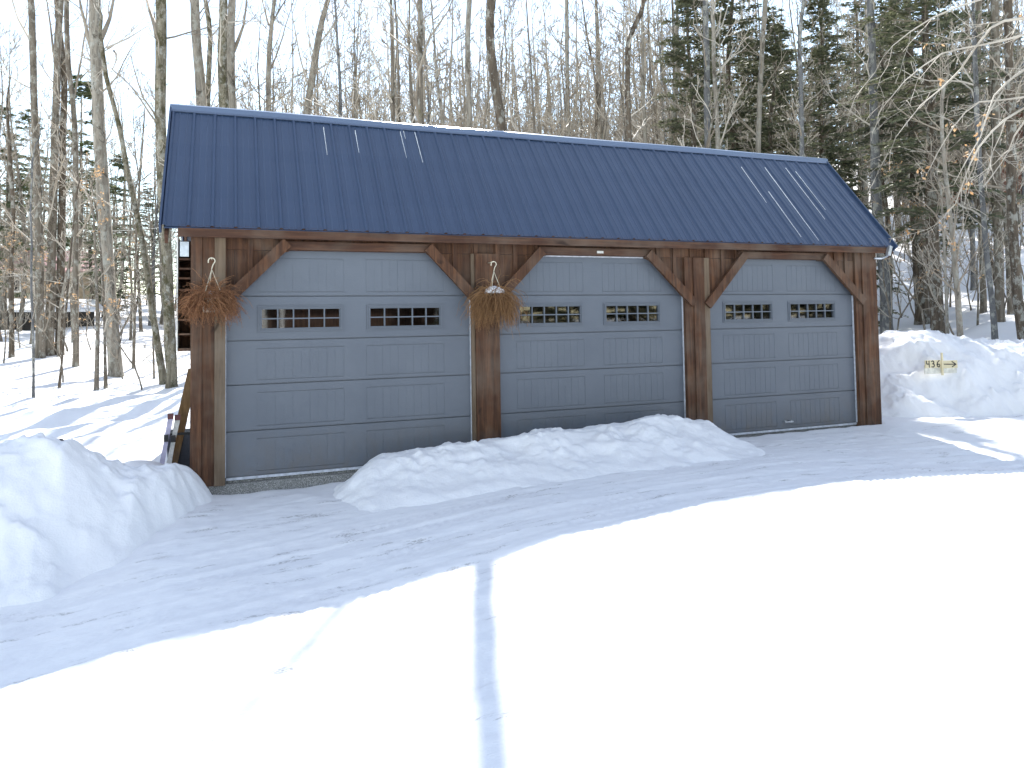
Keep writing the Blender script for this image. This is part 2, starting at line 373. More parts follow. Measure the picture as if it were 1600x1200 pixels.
while x < XR - .03:
    nx = min(x + .14, XR - .004); za, zb = brace_z(x + .001), brace_z(nx - .001); mid = brace_z((x + nx) / 2)
    inb = any(min(a[0], b[0]) - .05 < (x + nx) / 2 < max(a[0], b[0]) + .05 for a, b in BR6) or any(p < (x + nx) / 2 < q for p, q in ((XL, .09), (2.75, 3.12), (5.84, 6.07), (8.85, XR)))
    if inb:
        yy = -.045 + rnd.uniform(-.003, .003); za, zb = min(za, 2.41), min(zb, 2.41)
        m.prism([(x + .001, za), (nx - .001, zb), (nx - .001, 2.416), (x + .001, 2.416)], yy, yy + .022)
    x = nx
gb(m, 'siding', WV)
m = MB()
for x in bats: m = MB(); m.box(x - .026, x + .026, -.068, -.049, brace_z(x), 2.575); gb(m, 'batten', WV)
# posts
def post(boards, z0=-.05, z1=2.56):
    for (a, b, y, mat, nm) in boards:
        m = MB(); m.box(a, b, y, -.0, z0, z1); gb(m, nm, mat)
post([(-.34, -.232, -.105, WV, 'corner_board'), (-.230, -.112, -.085, WV, 'post'), (-.110, -.004, -.108, WG, 'jamb_board')])
post([(2.724, 2.765, -.075, WG, 'jamb_board'), (2.767, 2.985, -.104, WV, 'post'), (2.987, 3.072, -.088, WV, 'jamb_board')], -.1, 2.42)
post([(5.735, 5.862, -.085, WV, 'jamb_board'), (5.864, 6.035, -.104, WV, 'post'), (6.037, 6.127, -.09, WG, 'jamb_board')], -.1, 2.42)
post([(8.755, 8.872, -.085, WV, 'jamb_board'), (8.874, 9.085, -.106, WV, 'post'), (9.087, 9.172, -.09, WV, 'corner_board')], -.05, 2.57)
# headers
for (a, b) in ((.60, 2.22), (3.60, 5.20), (6.62, 8.20)):
    m = MB(); m.box(a, b, -.098, -.0475, 2.425, 2.517); gb(m, 'header', WH)
# braces
for a, b in BR6 if True else (((.085, 1.955), (.62, 2.50)), ((2.76, 1.875), (2.185, 2.48)), ((3.115, 1.95), (3.63, 2.47)), ((5.845, 1.80), (5.15, 2.465)), ((6.06, 1.77), (6.70, 2.465)), ((8.86, 1.80), (8.13, 2.47))):
    m = MB(); m.beam((a[0], -.1275, a[1]), (b[0], -.1275, b[1]), .115, .045); gb(m, 'brace', WV)
# fascia + soffit
m = MB(); m.box(-.46, 9.36, -.175, -.135, 2.535, 2.655); gb(m, 'fascia', WH)
m = MB(); m.box(-.42, 9.32, -.134, -.02, 2.582, 2.60); gb(m, 'soffit', WH)
# side and back walls, floor, lining
m = MB()
for x0, x1 in ((XL, XL + .05), (XR - .05, XR)):
    m.prism([(0, 0)], 0, 0) if False else None
    n = 14
    for i in range(n):
        ya = .004 + (YB - .01) * i / n; yb = .002 + (YB - .01) * (i + 1) / n
        zt = lambda y: 2.56 + (y + .0) / 1.15 * 1.56 if y < 1.15 else 4.12 - (y - 1.15) / 2.65 * 1.35
        vs = [(x0, ya, -.2), (x1, ya, -.2), (x1, yb, -.2), (x0, yb, -.2), (x0, ya, zt(ya)), (x1, ya, zt(ya)), (x1, yb, zt(yb)), (x0, yb, zt(yb))]
        m.add(vs, [(0, 3, 2, 1), (4, 5, 6, 7), (0, 1, 5, 4), (1, 2, 6, 5), (2, 3, 7, 6), (3, 0, 4, 7)])
m.box(XL + .051, XR - .051, YB - .06, YB - .01, -.2, 2.83)
gb(m, 'wall', WV)
m = MB(); m.box(XL + .052, XR - .052, .006, YB - .062, -.3, -.02); gb(m, 'floor_slab', CONC)
m = MB(); m.box(-.22, XR - .06, -.055, .004, -.42, -.052); gb(m, 'foundation', CONC)
# doors
def relief(m, xs, zs, dep, y0):
    """front facing cells, dep(i,j) = how far the cell is pushed back; None leaves a hole"""
    nx, nz = len(xs) - 1, len(zs) - 1
    D = [[dep((xs[i] + xs[i + 1]) / 2, (zs[j] + zs[j + 1]) / 2) for j in range(nz)] for i in range(nx)]
    for i in range(nx):
        for j in range(nz):
            d = D[i][j]; x0, x1, z0, z1 = xs[i], xs[i + 1], zs[j], zs[j + 1]
            if d is not None: m.add([(x0, y0 + d, z0), (x1, y0 + d, z0), (x1, y0 + d, z1), (x0, y0 + d, z1)], [(0, 1, 2, 3)])
            dd = .045 if d is None else d
            if i + 1 < nx:
                e = D[i + 1][j]; e = .045 if e is None else e
                if abs(e - dd) > 1e-6: m.add([(x1, y0 + dd, z0), (x1, y0 + e, z0), (x1, y0 + e, z1), (x1, y0 + dd, z1)], [(0, 1, 2, 3)])
            if j + 1 < nz:
                e = D[i][j + 1]; e = .045 if e is None else e
                if abs(e - dd) > 1e-6: m.add([(x0, y0 + dd, z1), (x1, y0 + dd, z1), (x1, y0 + e, z1), (x0, y0 + e, z1)], [(0, 1, 2, 3)])
WPOS = [((.318, 1.229), (1.489, 2.390)), ((3.325, 4.240), (4.530, 5.400)), ((6.398, 7.270), (7.535, 8.428))]
for di, (a, b) in enumerate(DOORS):
    m = MB()
    for s in range(5):
        z0, z1 = SZ[s], SZ[s + 1]; g = .004; win = s == 3
        rects = []
        for (p, q) in WPOS[di]:
            pz0, pz1 = (1.532, 1.822) if win else (z0 + .058, min(z1, 2.42) - .088)
            rects.append((p, q, pz0, pz1))
        xs = {a, b}; zs = {z0 + g, z1}
        lw = .009
        for (p, q, r0, r1) in rects:
            xs |= {p, q}
            zs |= {r0, r1}
            if not win:
                xs |= {p - lw, q + lw}; zs |= {r0 - lw, r1 + lw}
                n = 10; wdt = (q - p) / n
                for k in range(1, n): xs |= {p + k * wdt - .003, p + k * wdt + .003}
        # seam under each section
        zs |= {z0 + g + .010}
        xs = sorted(xs); zs = sorted(zs)
        def dep(x, z, rects=rects, win=win, z0=z0):
            if z < z0 + .014: return .014
            for (p, q, r0, r1) in rects:
                if win:
                    if p < x < q and r0 < z < r1: return None
                else:
                    if p < x < q and r0 < z < r1:
                        wdt = (q - p) / 10; k = (x - p) / wdt; fr = abs(k - round(k)) * wdt
                        return .0024 if (fr < .003 and round(k) % 2 == 0) else (.0014 if fr < .003 else 0)
                    if p < x < q and r0 - lw < z < r1 + lw: return .008
                    if p - lw < x < q + lw and r0 - lw < z < r1 + lw: return .0025
            return 0
        relief(m, xs, zs, dep, -.004)
    m.box(a, b, .046, .06, 0.005, 1.50); m.box(a, b, .046, .06, 1.84, 2.46)
    dr = gb(m, 'garage_door', DOOR)
    m = MB(); m.box(a + .002, b - .002, -.02, .03, -.022, .004); gb(m, 'bottom_seal', RUBBER, dr)
    m = MB()
    for x in (a, b): m = MB(); m.box(x - .010 if x == a else x - .004, x + .004 if x == a else x + .010, -.03, -.008, .01, 1.9); gb(m, 'weather_strip', RUBBER, dr)
    if di == 1: m = MB(); m.box(a + .5, b - .5, -.030, -.008, 2.405, 2.424); gb(m, 'weather_strip', RUBBER, dr)
    for wi, (p, q) in enumerate(WPOS[di]):
        f = MB(); z0, z1 = 1.532, 1.822
        def ring(x0, x1, za, zb, w, y0, y1):
            f.box(x0, x1, y0, y1, za, za + w); f.box(x0, x1, y0, y1, zb - w, zb); f.box(x0, x0 + w, y0, y1, za + w, zb - w); f.box(x1 - w, x1, y0, y1, za + w, zb - w)
        ring(p + .001, q - .001, z0 + .001, z1 - .001, .017, -.014, .03)
        ring(p + .019, q - .019, z0 + .019, z1 - .019, .011, -.024, .03)
        ring(p + .031, q - .031, z0 + .031, z1 - .031, .012, -.015, .03)
        ix0, ix1, iz0, iz1 = p + .043, q - .043, z0 + .043, z1 - .043
        zm = (iz0 + iz1) / 2; f.box(ix0, ix1, -.012, .012, zm - .007, zm + .007)
        for k in range(1, 5):
            x = ix0 + (ix1 - ix0) * k / 5; f.box(x - .007, x + .007, -.0115, .011, iz0, zm - .0071); f.box(x - .007, x + .007, -.0115, .011, zm + .0071, iz1)
        gb(f, 'window_frame', DOOR, dr)
        f = MB(); f.add([(ix0, .014, iz0), (ix1, .014, iz0), (ix1, .014, iz1), (ix0, .014, iz1)], [(0, 1, 2, 3)]); gb(f, 'window_pane', GLASS, dr)
    if di == 2:
        m = MB(); m.box(7.40, 7.43, -.03, -.003, .09, .12); m.box(7.50, 7.53, -.03, -.003, .09, .12); m.box(7.39, 7.54, -.045, -.031, .095, .112); gb(m, 'handle', STEEL, dr)
# roof
EY, EZ, RY, RZ = -.19, 2.635, 1.15, 4.225
BY, BZ = 3.95, 2.70
RX0, RX1 = -.60, 9.47
def roof_side(y0, z0, y1, z1, name):
    sd = Vector((0, y1 - y0, z1 - z0)); L = sd.length; sd.normalize(); nrm = Vector((0, -sd.z, sd.y))
    if nrm.z < 0: nrm = -nrm
    prof = []; x = RX0 + .01; pitch = .2286
    while x < RX1 - .02:
        prof += [(x - .024, 0), (x - .010, .020), (x + .010, .020), (x + .024, 0)]
        for k in (1, 2):
            c = x + pitch * k / 3; prof += [(c - .012, 0), (c - .005, .0045), (c + .005, .0045), (c + .012, 0)]
        x += pitch
    prof = [(RX0 - .02, 0)] + [p for p in prof if RX0 - .015 < p[0] < RX1 - .002] + [(RX1, 0)]
    m = MB(); n = len(prof); K = 9; vs = []
    for k in range(K + 1):
        o = Vector((0, y0, z0)) + sd * L * k / K; wv = .0025 * math.sin(k * 2.3)
        vs += [(x, o.y + nrm.y * (h + wv), o.z + nrm.z * (h + wv)) for x, h in prof]
    m.add(vs, [(k * n + i, k * n + i + 1, (k + 1) * n + i + 1, (k + 1) * n + i) for k in range(K) for i in range(n - 1)])
    a = Vector((0, y0, z0)) - nrm * .012; b = Vector((0, y1, z1)) - nrm * .012
    a2 = a - nrm * .02; b2 = b - nrm * .02
    m.add([(RX0 + .01, a.y, a.z), (RX1 - .01, a.y, a.z), (RX1 - .01, b.y, b.z), (RX0 + .01, b.y, b.z), (RX0 + .01, a2.y, a2.z), (RX1 - .01, a2.y, a2.z), (RX1 - .01, b2.y, b2.z), (RX0 + .01, b2.y, b2.z)],
          [(3, 2, 1, 0), (4, 5, 6, 7), (0, 1, 5, 4), (1, 2, 6, 5), (2, 3, 7, 6), (3, 0, 4, 7)])
    return gb(m, name, ROOF), sd, nrm
rf, sd, nrm = roof_side(EY, EZ, RY, RZ, 'roof')
roof_side(BY, BZ, RY, RZ, 'roof')
# ridge cap: two flanges and a rolled top
m = MB(); prof = []
def cap_pt(side, d, h):
    if side < 0: s = Vector((0, EY - RY, EZ - RZ)).normalized(); nn = nrm
    else:
        s = Vector((0, BY - RY, BZ - RZ)).normalized(); nn = Vector((0, -s.z, s.y)); nn = nn if nn.z > 0 else -nn
    p = Vector((0, RY, RZ)) + s * d + nn * h; return (p.y, p.z)
prof = [cap_pt(-1, .095, .012), cap_pt(-1, .095, .023), cap_pt(-1, .062, .025)]
prof += [(RY - .052, RZ + .014), (RY - .050, RZ + .024), (RY - .012, RZ + .046), (RY + .012, RZ + .046), (RY + .050, RZ + .024), (RY + .052, RZ + .014)]
prof += [cap_pt(1, .045, .027), cap_pt(1, .12, .024), cap_pt(1, .12, .015)]
xsn = [RX0 - .03 + (RX1 - RX0 + .05) * i / 30 for i in range(31)]
vs = [(x, y, z + .003 * math.sin(x * 2.1)) for x in xsn for y, z in prof]; n = len(prof)
m.add(vs, [(k * n + i, (k + 1) * n + i, (k + 1) * n + i + 1, k * n + i + 1) for k in range(30) for i in range(n - 1)])
gb(m, 'ridge_cap', RIDGE, rf)
# rake trims on both gable edges
for x in (RX0 - .035, RX1 - .012):
    m = MB()
    for (y0, z0, y1, z1) in ((EY, EZ, RY, RZ), (RY, RZ, BY, BZ)):
        m.beam((x + .012, y0, z0 - .03), (x + .012, y1, z1 - .03), .11, .022, (1, 0, 0))
    gb(m, 'rake_trim', ROOF, rf)
for (y0, z0, y1, z1) in ((EY + .05, EZ - .13, RY, RZ - .15), (RY, RZ - .15, BY - .05, BZ - .13)):
    for x in (RX0 + .03, RX1 - .05): m = MB(); m.beam((x, y0, z0), (x, y1, z1), .12, .03, (1, 0, 0)); gb(m, 'rake_board', WH)
# sun glints on the ribs, modelled as thin white strips down the front slope
GLINT = flat('painted_glint', (.80, .84, .92, 1), .25, 0, 30)
def glint_strip(x, f0, f1, w=.010):
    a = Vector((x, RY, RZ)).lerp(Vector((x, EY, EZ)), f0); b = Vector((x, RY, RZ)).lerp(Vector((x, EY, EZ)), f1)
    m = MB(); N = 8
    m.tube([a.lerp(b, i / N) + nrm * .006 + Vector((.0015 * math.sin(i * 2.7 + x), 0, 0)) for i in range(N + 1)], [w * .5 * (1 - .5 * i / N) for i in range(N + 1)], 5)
    gb(m, 'glint_streak', GLINT, rf)
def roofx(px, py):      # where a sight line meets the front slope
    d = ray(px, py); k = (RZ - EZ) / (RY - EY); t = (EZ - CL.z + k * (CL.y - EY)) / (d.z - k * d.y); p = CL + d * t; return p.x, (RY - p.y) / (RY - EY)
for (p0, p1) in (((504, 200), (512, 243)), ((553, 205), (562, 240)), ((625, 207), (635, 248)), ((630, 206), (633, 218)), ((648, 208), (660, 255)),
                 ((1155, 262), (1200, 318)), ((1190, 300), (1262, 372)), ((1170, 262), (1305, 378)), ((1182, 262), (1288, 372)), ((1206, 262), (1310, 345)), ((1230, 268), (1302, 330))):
    x0, f0 = roofx(*p0); x1, f1 = roofx(*p1); glint_strip((x0 + x1) / 2, f0, f1, .011)
# eave end fittings on the right
m = MB(); m.beam((9.30, -.20, 2.50), (9.345, -.20, 2.64), .055, .05); gb(m, 'gutter_end', STEEL)
m = MB(); m.tube([Vector((9.10, -.13, 2.455)), Vector((9.22, -.15, 2.455)), Vector((9.29, -.2, 2.49))], [.016] * 3, 8); gb(m, 'conduit', STEEL, smooth=True)
m = MB(); m.box(4.405, 4.495, -.112, -.099, 2.452, 2.482); m.box(4.43, 4.47, -.118, -.1125, 2.459, 2.475); gb(m, 'door_sensor', WHITE)
# open slatted box fixed to the left side wall
m = MB(); m.box(-.475, -.462, -.09, .30, 1.36, 2.53); gb(m, 'pale_trim', WHITE)
m = MB(); m.box(-.461, -.343, .26, .29, 1.36, 2.53); m.box(-.461, -.343, -.08, .258, 1.355, 1.385)
for z in (1.52, 1.67, 1.84, 1.98, 2.10, 2.20, 2.30): m.box(-.460, -.344, -.075, .257, z, z + .018)
gb(m, 'side_shelf', WV)
m = MB(); m.box(-.445, -.36, -.078, -.02, 2.335, 2.49); gb(m, 'junction_box', STEEL)

# ------------------------------------------------------------------ hanging baskets
def basket(x, zt, label, potmat, dmat, spread, droop, snow, seed, loop):
    rnd = random.Random(seed)
    T = empty('hanging_basket', (x, -.30, zt)); tag(T, label, 'hanging plant', 'dried hanging baskets on the garage front')
    O = Vector((0, 0, 0))
    m = MB(); pts = []
    for i in range(12):
        a = R(-150 + i * 24); pts.append(Vector((.030 * math.cos(a) + .0, 0, .030 * math.sin(a) * -1 - .03)))
    pts = [Vector((-.032 + .0, 0, -.055))] + [Vector((-.032 * math.cos(R(a)), 0, -.035 + .032 * math.sin(R(a)))) for a in range(10, 200, 20)] + [Vector((.012, 0, -.075)), Vector((0, 0, -.12))]
    m.tube(pts, [.006] * len(pts), 6); m.box(-.006, .006, -.0, .20, -.012, -.002); m.build('hook', HOOK, T, True)
    ztop = -.42
    m = MB()
    for k in range(3):
        a = R(90 + 120 * k + 20); m.tube([Vector((0, 0, -.12)), Vector((.115 * math.cos(a), .115 * math.sin(a), ztop))], [.0035] * 2, 4)
    m.build('hanger_wire', HOOK, T)
    m = MB(); K = 20; prof = [(.075, -.56), (.095, -.50), (.112, -.43), (.120, -.425), (.120, -.412), (.108, -.412), (.10, -.44)]
    vs = [(r * math.cos(2 * math.pi * j / K), r * math.sin(2 * math.pi * j / K), z) for r, z in prof for j in range(K)]
    m.add(vs, [(i * K + j, i * K + (j + 1) % K, (i + 1) * K + (j + 1) % K, (i + 1) * K + j) for i in range(len(prof) - 1) for j in range(K)] + [tuple(range(K))[::-1], tuple(range((len(prof) - 1) * K, len(prof) * K))])
    m.build('pot', potmat, T, True)
    m = MB()
    for i in range(1350):
        a = rnd.uniform(0, 2 * math.pi); e = rnd.uniform(-.3, 1.3); L = rnd.uniform(.10, spread) * (1 if rnd.random() < .9 else 1.35); cv = rnd.uniform(-.3, .3)
        r0 = rnd.uniform(0, .10); p = Vector((r0 * math.cos(a), r0 * math.sin(a) * .8, ztop - .01)); d = Vector((math.cos(a) * math.cos(e), math.sin(a) * math.cos(e) * .75, math.sin(e)))
        pts = [p.copy()]; N = 7
        for k in range(N):
            d = (d + Vector((rnd.uniform(-.38, .38) + cv * d.y, rnd.uniform(-.38, .38) - cv * d.x, -droop * rnd.uniform(.2, 2.0)))).normalized(); p = p + d * L / N
            if p.y > .17: p.y = .17
            pts.append(p.copy())
        m.tube(pts, [.0028 * (1 - .5 * k / N) for k in range(N + 1)], 3, False)
        for k in range(2, N + 1):
            for _ in range(3):
                c = pts[k] + Vector([rnd.uniform(-.01, .01) for _ in range(3)]); u = Vector([rnd.gauss(0, 1) for _ in range(3)]).normalized() * rnd.uniform(.005, .012); w = u.orthogonal().normalized() * .003
                m.add([c - w, c + w, c + u], [(0, 1, 2)])
    m.build('dried_plant', dmat, T)
    if loop:
        m = MB(); m.tube([Vector((.085 * math.sin(R(a)), -.06, -.60 - .055 * math.cos(R(a)))) for a in range(-80, 81, 16)], [.005] * 11, 5); m.build('coir_loop', COIR, T, True)
    if snow:
        m = MB(); K = 20; rows = 7; vs = []
        for i in range(rows + 1):
            for j in range(K):
                th = math.pi / 2 * i / rows; r = snow * math.cos(th) * (1 + .18 * math.sin(j * 1.7 + i) + rnd.uniform(-.07, .07)); vs.append((r * math.cos(2 * math.pi * j / K), r * math.sin(2 * math.pi * j / K), ztop + .04 + snow * .75 * math.sin(th) * (1 + rnd.uniform(-.08, .08))))
        m.add(vs, [(i * K + j, i * K + (j + 1) % K, (i + 1) * K + (j + 1) % K, (i + 1) * K + j) for i in range(rows) for j in range(K)])
        m.build('snow_cap', SNOW, T, True)
basket(-.135, 2.31, 'wide bushy brown dried plant hanging by the left corner of the garage', POTM, DRIED, .34, .24, .05, 5, False)
basket(2.93, 2.315, 'drooping dried plant capped with snow hanging on the second post', COIR, DRIED2, .46, .40, .112, 6, True)

# ------------------------------------------------------------------ sign
def stroke(m, pts, w, y, t=.004, sx=1):
    for i in range(len(pts) - 1):
        a, b = pts[i], pts[i + 1]; m.beam((a[0], y, a[1]), (b[0], y, b[1]), w, t)
    for p in pts:
        m.add([(p[0] + w / 2 * math.cos(k * math.pi / 4), y - t / 2 - .0006, p[1] + w / 2 * math.sin(k * math.pi / 4)) for k in range(8)], [tuple(range(8))])
S = empty('number_sign', (11.03, .35, .64), R(-6)); S.scale = (.95, .95, .95); tag(S, 'pale wooden sign reading 436 with arrow, stuck in the right snow bank', 'sign')
m = MB(); m.box(-.016, .018, -.022, -.002, -.06, .33); m.build('stake', PALE, S)
m = MB(); m.box(-.345, -.0165, -.0015, .016, .075, .205); m.box(-.0160, .345, -.0012, .016, .060, .190); m.build('board', PALE, S)
PLY = flat('whitewashed_ply', (.66, .65, .58, 1), .7, 0, 12)
m = MB(); m.box(-.35, .345, .0175, .028, -.03, .12); m.build('lower_board', PLY, S)
m = MB(); y = -.004
def P(l, ox, oz, s): return [(ox + a * s, oz + b * s) for a, b in l]
stroke(m, P([(0, 1), (.05, .52), (.5, .52)], -.325, .086, .110), .017, y); stroke(m, P([(.5, 1), (.52, .02)], -.325, .086, .110), .017, y)
stroke(m, P([(0, .92), (.25, 1), (.48, .82), (.42, .6), (.2, .52), (.5, .45), (.55, .2), (.35, .02), (0, .06)], -.218, .086, .110), .017, y)
stroke(m, P([(.5, 1), (.2, .78), (.03, .4), (.1, .1), (.38, 0), (.6, .18), (.5, .42), (.28, .45), (.08, .3)], -.105, .086, .110), .017, y)
stroke(m, [(.05, .130), (.30, .122)], .016, y); stroke(m, [(.22, .172), (.31, .122), (.225, .080)], .016, y)
m.build('lettering', BLACK, S)

# ------------------------------------------------------------------ things leaning by the left wall
m = MB((-.52, 1.0, .0)); m.beam((-.60, .72, -.12), (-.36, 1.0, 1.10), .11, .035, (0, -1, 0)); tag(m.build('plank', WP), 'long weathered brown plank leaning on the left side of the garage', 'plank')
def ski(x, y, dx, L, matl, label, w=.06):
    T = empty('ski', (x, y, -.04)); tag(T, label, 'ski', 'old skis leaning left of the garage')
    m = MB(); N = 10; pts = [(dx * i / N, .12 * i / N, L * i / N) for i in range(N + 1)]
    for i in range(N):
        a, b = Vector(pts[i]), Vector(pts[i + 1]); m.beam(a, b, w * (1 - .25 * math.sin(math.pi * i / N)), .012, (0, -1, .1))
    m.build('blade', matl, T)
    m = MB(); m.box(dx * .62 - .022, dx * .62 + .022, .02, .065, L * .60, L * .72); m.build('binding', BLACK, T)
    m = MB(); m.box(dx - .03, dx + .03, .10, .135, L - .01, L + .05); m.build('tip', RED, T)
ski(-.68, .62, .10, .62, LILAC, 'pale lilac ski, leftmost of the leaning pair'); ski(-.61, .64, .10, .60, WHITE, 'white ski with red tip beside the brown plank')
T = empty('storage_bin', (-.50, .95, -.05)); tag(T, 'dark plastic bin half buried in snow behind the leaning plank', 'bin')
m = MB(); m.prism([(-.10, -.1), (.10, -.1), (.13, .42), (-.13, .42)], -.12, .15); m.build('tub', flat('dark_bin_plastic', (.05, .055, .07, 1), .5, 0, 12), T)
m = MB(); m.box(-.14, .14, -.135, .165, .422, .45); m.build('lid', BLACK, T)

# small debris on the snow
for (x, y, s, lb) in ((-1.33, -1.02, .022, 'small dark stone on top of the left snow pile'),):
    m = MB(); rnd = random.Random(1); vs = []
    for i in range(5):
        for j in range(8):
            th = math.pi * (i / 4 - .5); r = s * (1 + rnd.uniform(-.2, .2)); vs.append((r * math.cos(th) * math.cos(j * math.pi / 4), r * math.cos(th) * math.sin(j * math.pi / 4), r * .8 * math.sin(th)))
    m.add(vs, [(i * 8 + j, i * 8 + (j + 1) % 8, (i + 1) * 8 + (j + 1) % 8, (i + 1) * 8 + j) for i in range(4) for j in range(8)])
    stone = tag(m.build('stone', STONE, smooth=True), lb, 'stone')
#STONEPOS

# ------------------------------------------------------------------ trees
def limb(mb, p, d, L, r, lvl, rng, cfg, leaves=None):
    n = 5 if lvl == 0 else (4 if lvl == 1 else 3); pts = [p.copy()]; rad = [r]; up = cfg.get('up', .12); cr = cfg.get('crook', .16)
    for i in range(n):
        d = (d + Vector((rng.gauss(0, cr), rng.gauss(0, cr), rng.gauss(0, cr) + up))).normalized(); p = p + d * (L / n)
        pts.append(p.copy()); rad.append(max(cfg['rmin'], r * (1 - .72 * (i + 1) / n)))
    mb.tube(pts, rad, 5 if lvl == 0 else 3, False)
    if lvl < cfg['lv']:
        k = max(2, int(round(L * cfg['dens'][lvl] * rng.uniform(.8, 1.2))))
        for j in range(k):
            t = rng.uniform(.22, 1) * n; i = min(int(t), n - 1); q = pts[i].lerp(pts[i + 1], t - i); dd = (pts[i + 1] - pts[i]).normalized()
            s = dd.orthogonal().normalized(); s = Matrix.Rotation(rng.uniform(0, 6.283), 3, dd) @ s
            a = rng.uniform(.45, .95); nd = (dd * math.cos(a) + s * math.sin(a)).normalized()
            limb(mb, q, nd, L * rng.uniform(.28, .55) * (1 - .35 * t / n), max(cfg['rmin'], rad[i] * .5), lvl + 1, rng, cfg, leaves)
    elif leaves is not None and rng.random() < cfg.get('leafp', 1):
        for q in pts[1:]:
            for _ in range(cfg.get('leafn', 1)):
                c = q + Vector((rng.gauss(0, .03), rng.gauss(0, .03), rng.gauss(0, .03) - .03)); u = Vector((rng.gauss(0, 1), rng.gauss(0, 1), rng.gauss(-.7, .6))).normalized(); w = u.orthogonal().normalized()
                w = Matrix.Rotation(rng.uniform(0, 6.28), 3, u) @ w; l = rng.uniform(.05, .085)
                leaves.add([c, c + u * l * .5 + w * l * .26, c + u * l, c + u * l * .5 - w * l * .26], [(0, 1, 2, 3)])
CFG = dict(rmin=.0065, lv=2, dens=(2.6, 4.2), up=.13, crook=.15)
def smooth_path(P, W, step, rng, wob=.0):
    out = []; rad = []
    for i in range(len(P) - 1):
        p0 = P[max(i - 1, 0)]; p1 = P[i]; p2 = P[i + 1]; p3 = P[min(i + 2, len(P) - 1)]; n = max(2, int((p2 - p1).length / step))
        for k in range(n):
            t = k / n; q = .5 * ((2 * p1) + (p2 - p0) * t + (2 * p0 - 5 * p1 + 4 * p2 - p3) * t * t + (3 * p1 - p0 - 3 * p2 + p3) * t ** 3)
            out.append(q + Vector((rng.gauss(0, wob), rng.gauss(0, wob), 0))); rad.append((W[i] * (1 - t) + W[i + 1] * t) * rng.uniform(.93, 1.07))
    out.append(P[-1]); rad.append(W[-1]); return out, rad
def bare_tree(T, P, W, bark_m, rng, start, n, cfg, lmax, twig=None, leaves=False, k=9, branches=None, flare=True):
    """P trunk points (world), base first; T already stands at P[0]"""
    O = P[0].copy(); pts, rad = smooth_path(P, W, .55, rng, .006)
    if flare: pts.insert(1, pts[0].lerp(pts[1], .3)); rad.insert(1, rad[0] * 1.1); rad[0] *= 1.45; pts[0] = pts[0] - Vector((0, 0, .25))
    m = MB(O); m.tube(pts, rad, k, True); m.build('trunk', bark_m, T, True, loc=(0, 0, 0))
    b = MB(O); lf = MB(O) if leaves else None
    z0, z1 = P[0].z + start, P[-1].z
    cand = [i for i in range(len(pts)) if pts[i].z > z0]
    for j in range(n):
        i = cand[min(len(cand) - 1, int(len(cand) * (j + rng.random()) / n))]; f = (pts[i].z - z0) / max(.1, z1 - z0)
        a = rng.uniform(0, 6.283); e = rng.uniform(.25, .95) + .25 * f
        d = Vector((math.cos(a) * math.cos(e), math.sin(a) * math.cos(e), math.sin(e))); L = lmax * (1 - .55 * f) * rng.uniform(.5, 1.1)
        limb(b, pts[i], d, L, max(cfg['rmin'], min(rad[i] * .5, L * .014)), 0, rng, cfg, lf)
    for br in (branches or []):
        bp, bw = smooth_path(br[0], br[1], .4, rng, .012); b.tube(bp, bw, 6, False)
        for i in range(1, len(bp)):
            if rng.random() < br[2]:
                dd = (bp[i] - bp[i - 1]).normalized(); s = Matrix.Rotation(rng.uniform(0, 6.283), 3, dd) @ dd.orthogonal().normalized()
                limb(b, bp[i], (dd * .7 + s * .6).normalized(), rng.uniform(*cfg.get('cl', (.6, 1.8))), max(cfg['rmin'], bw[i] * .45), 1, rng, cfg, lf)
    b.build('branches', twig or TWIG, T, False, loc=(0, 0, 0))
    if lf is not None and lf.v: lf.build('dead_leaves', DEADLEAF, T, False, loc=(0, 0, 0))
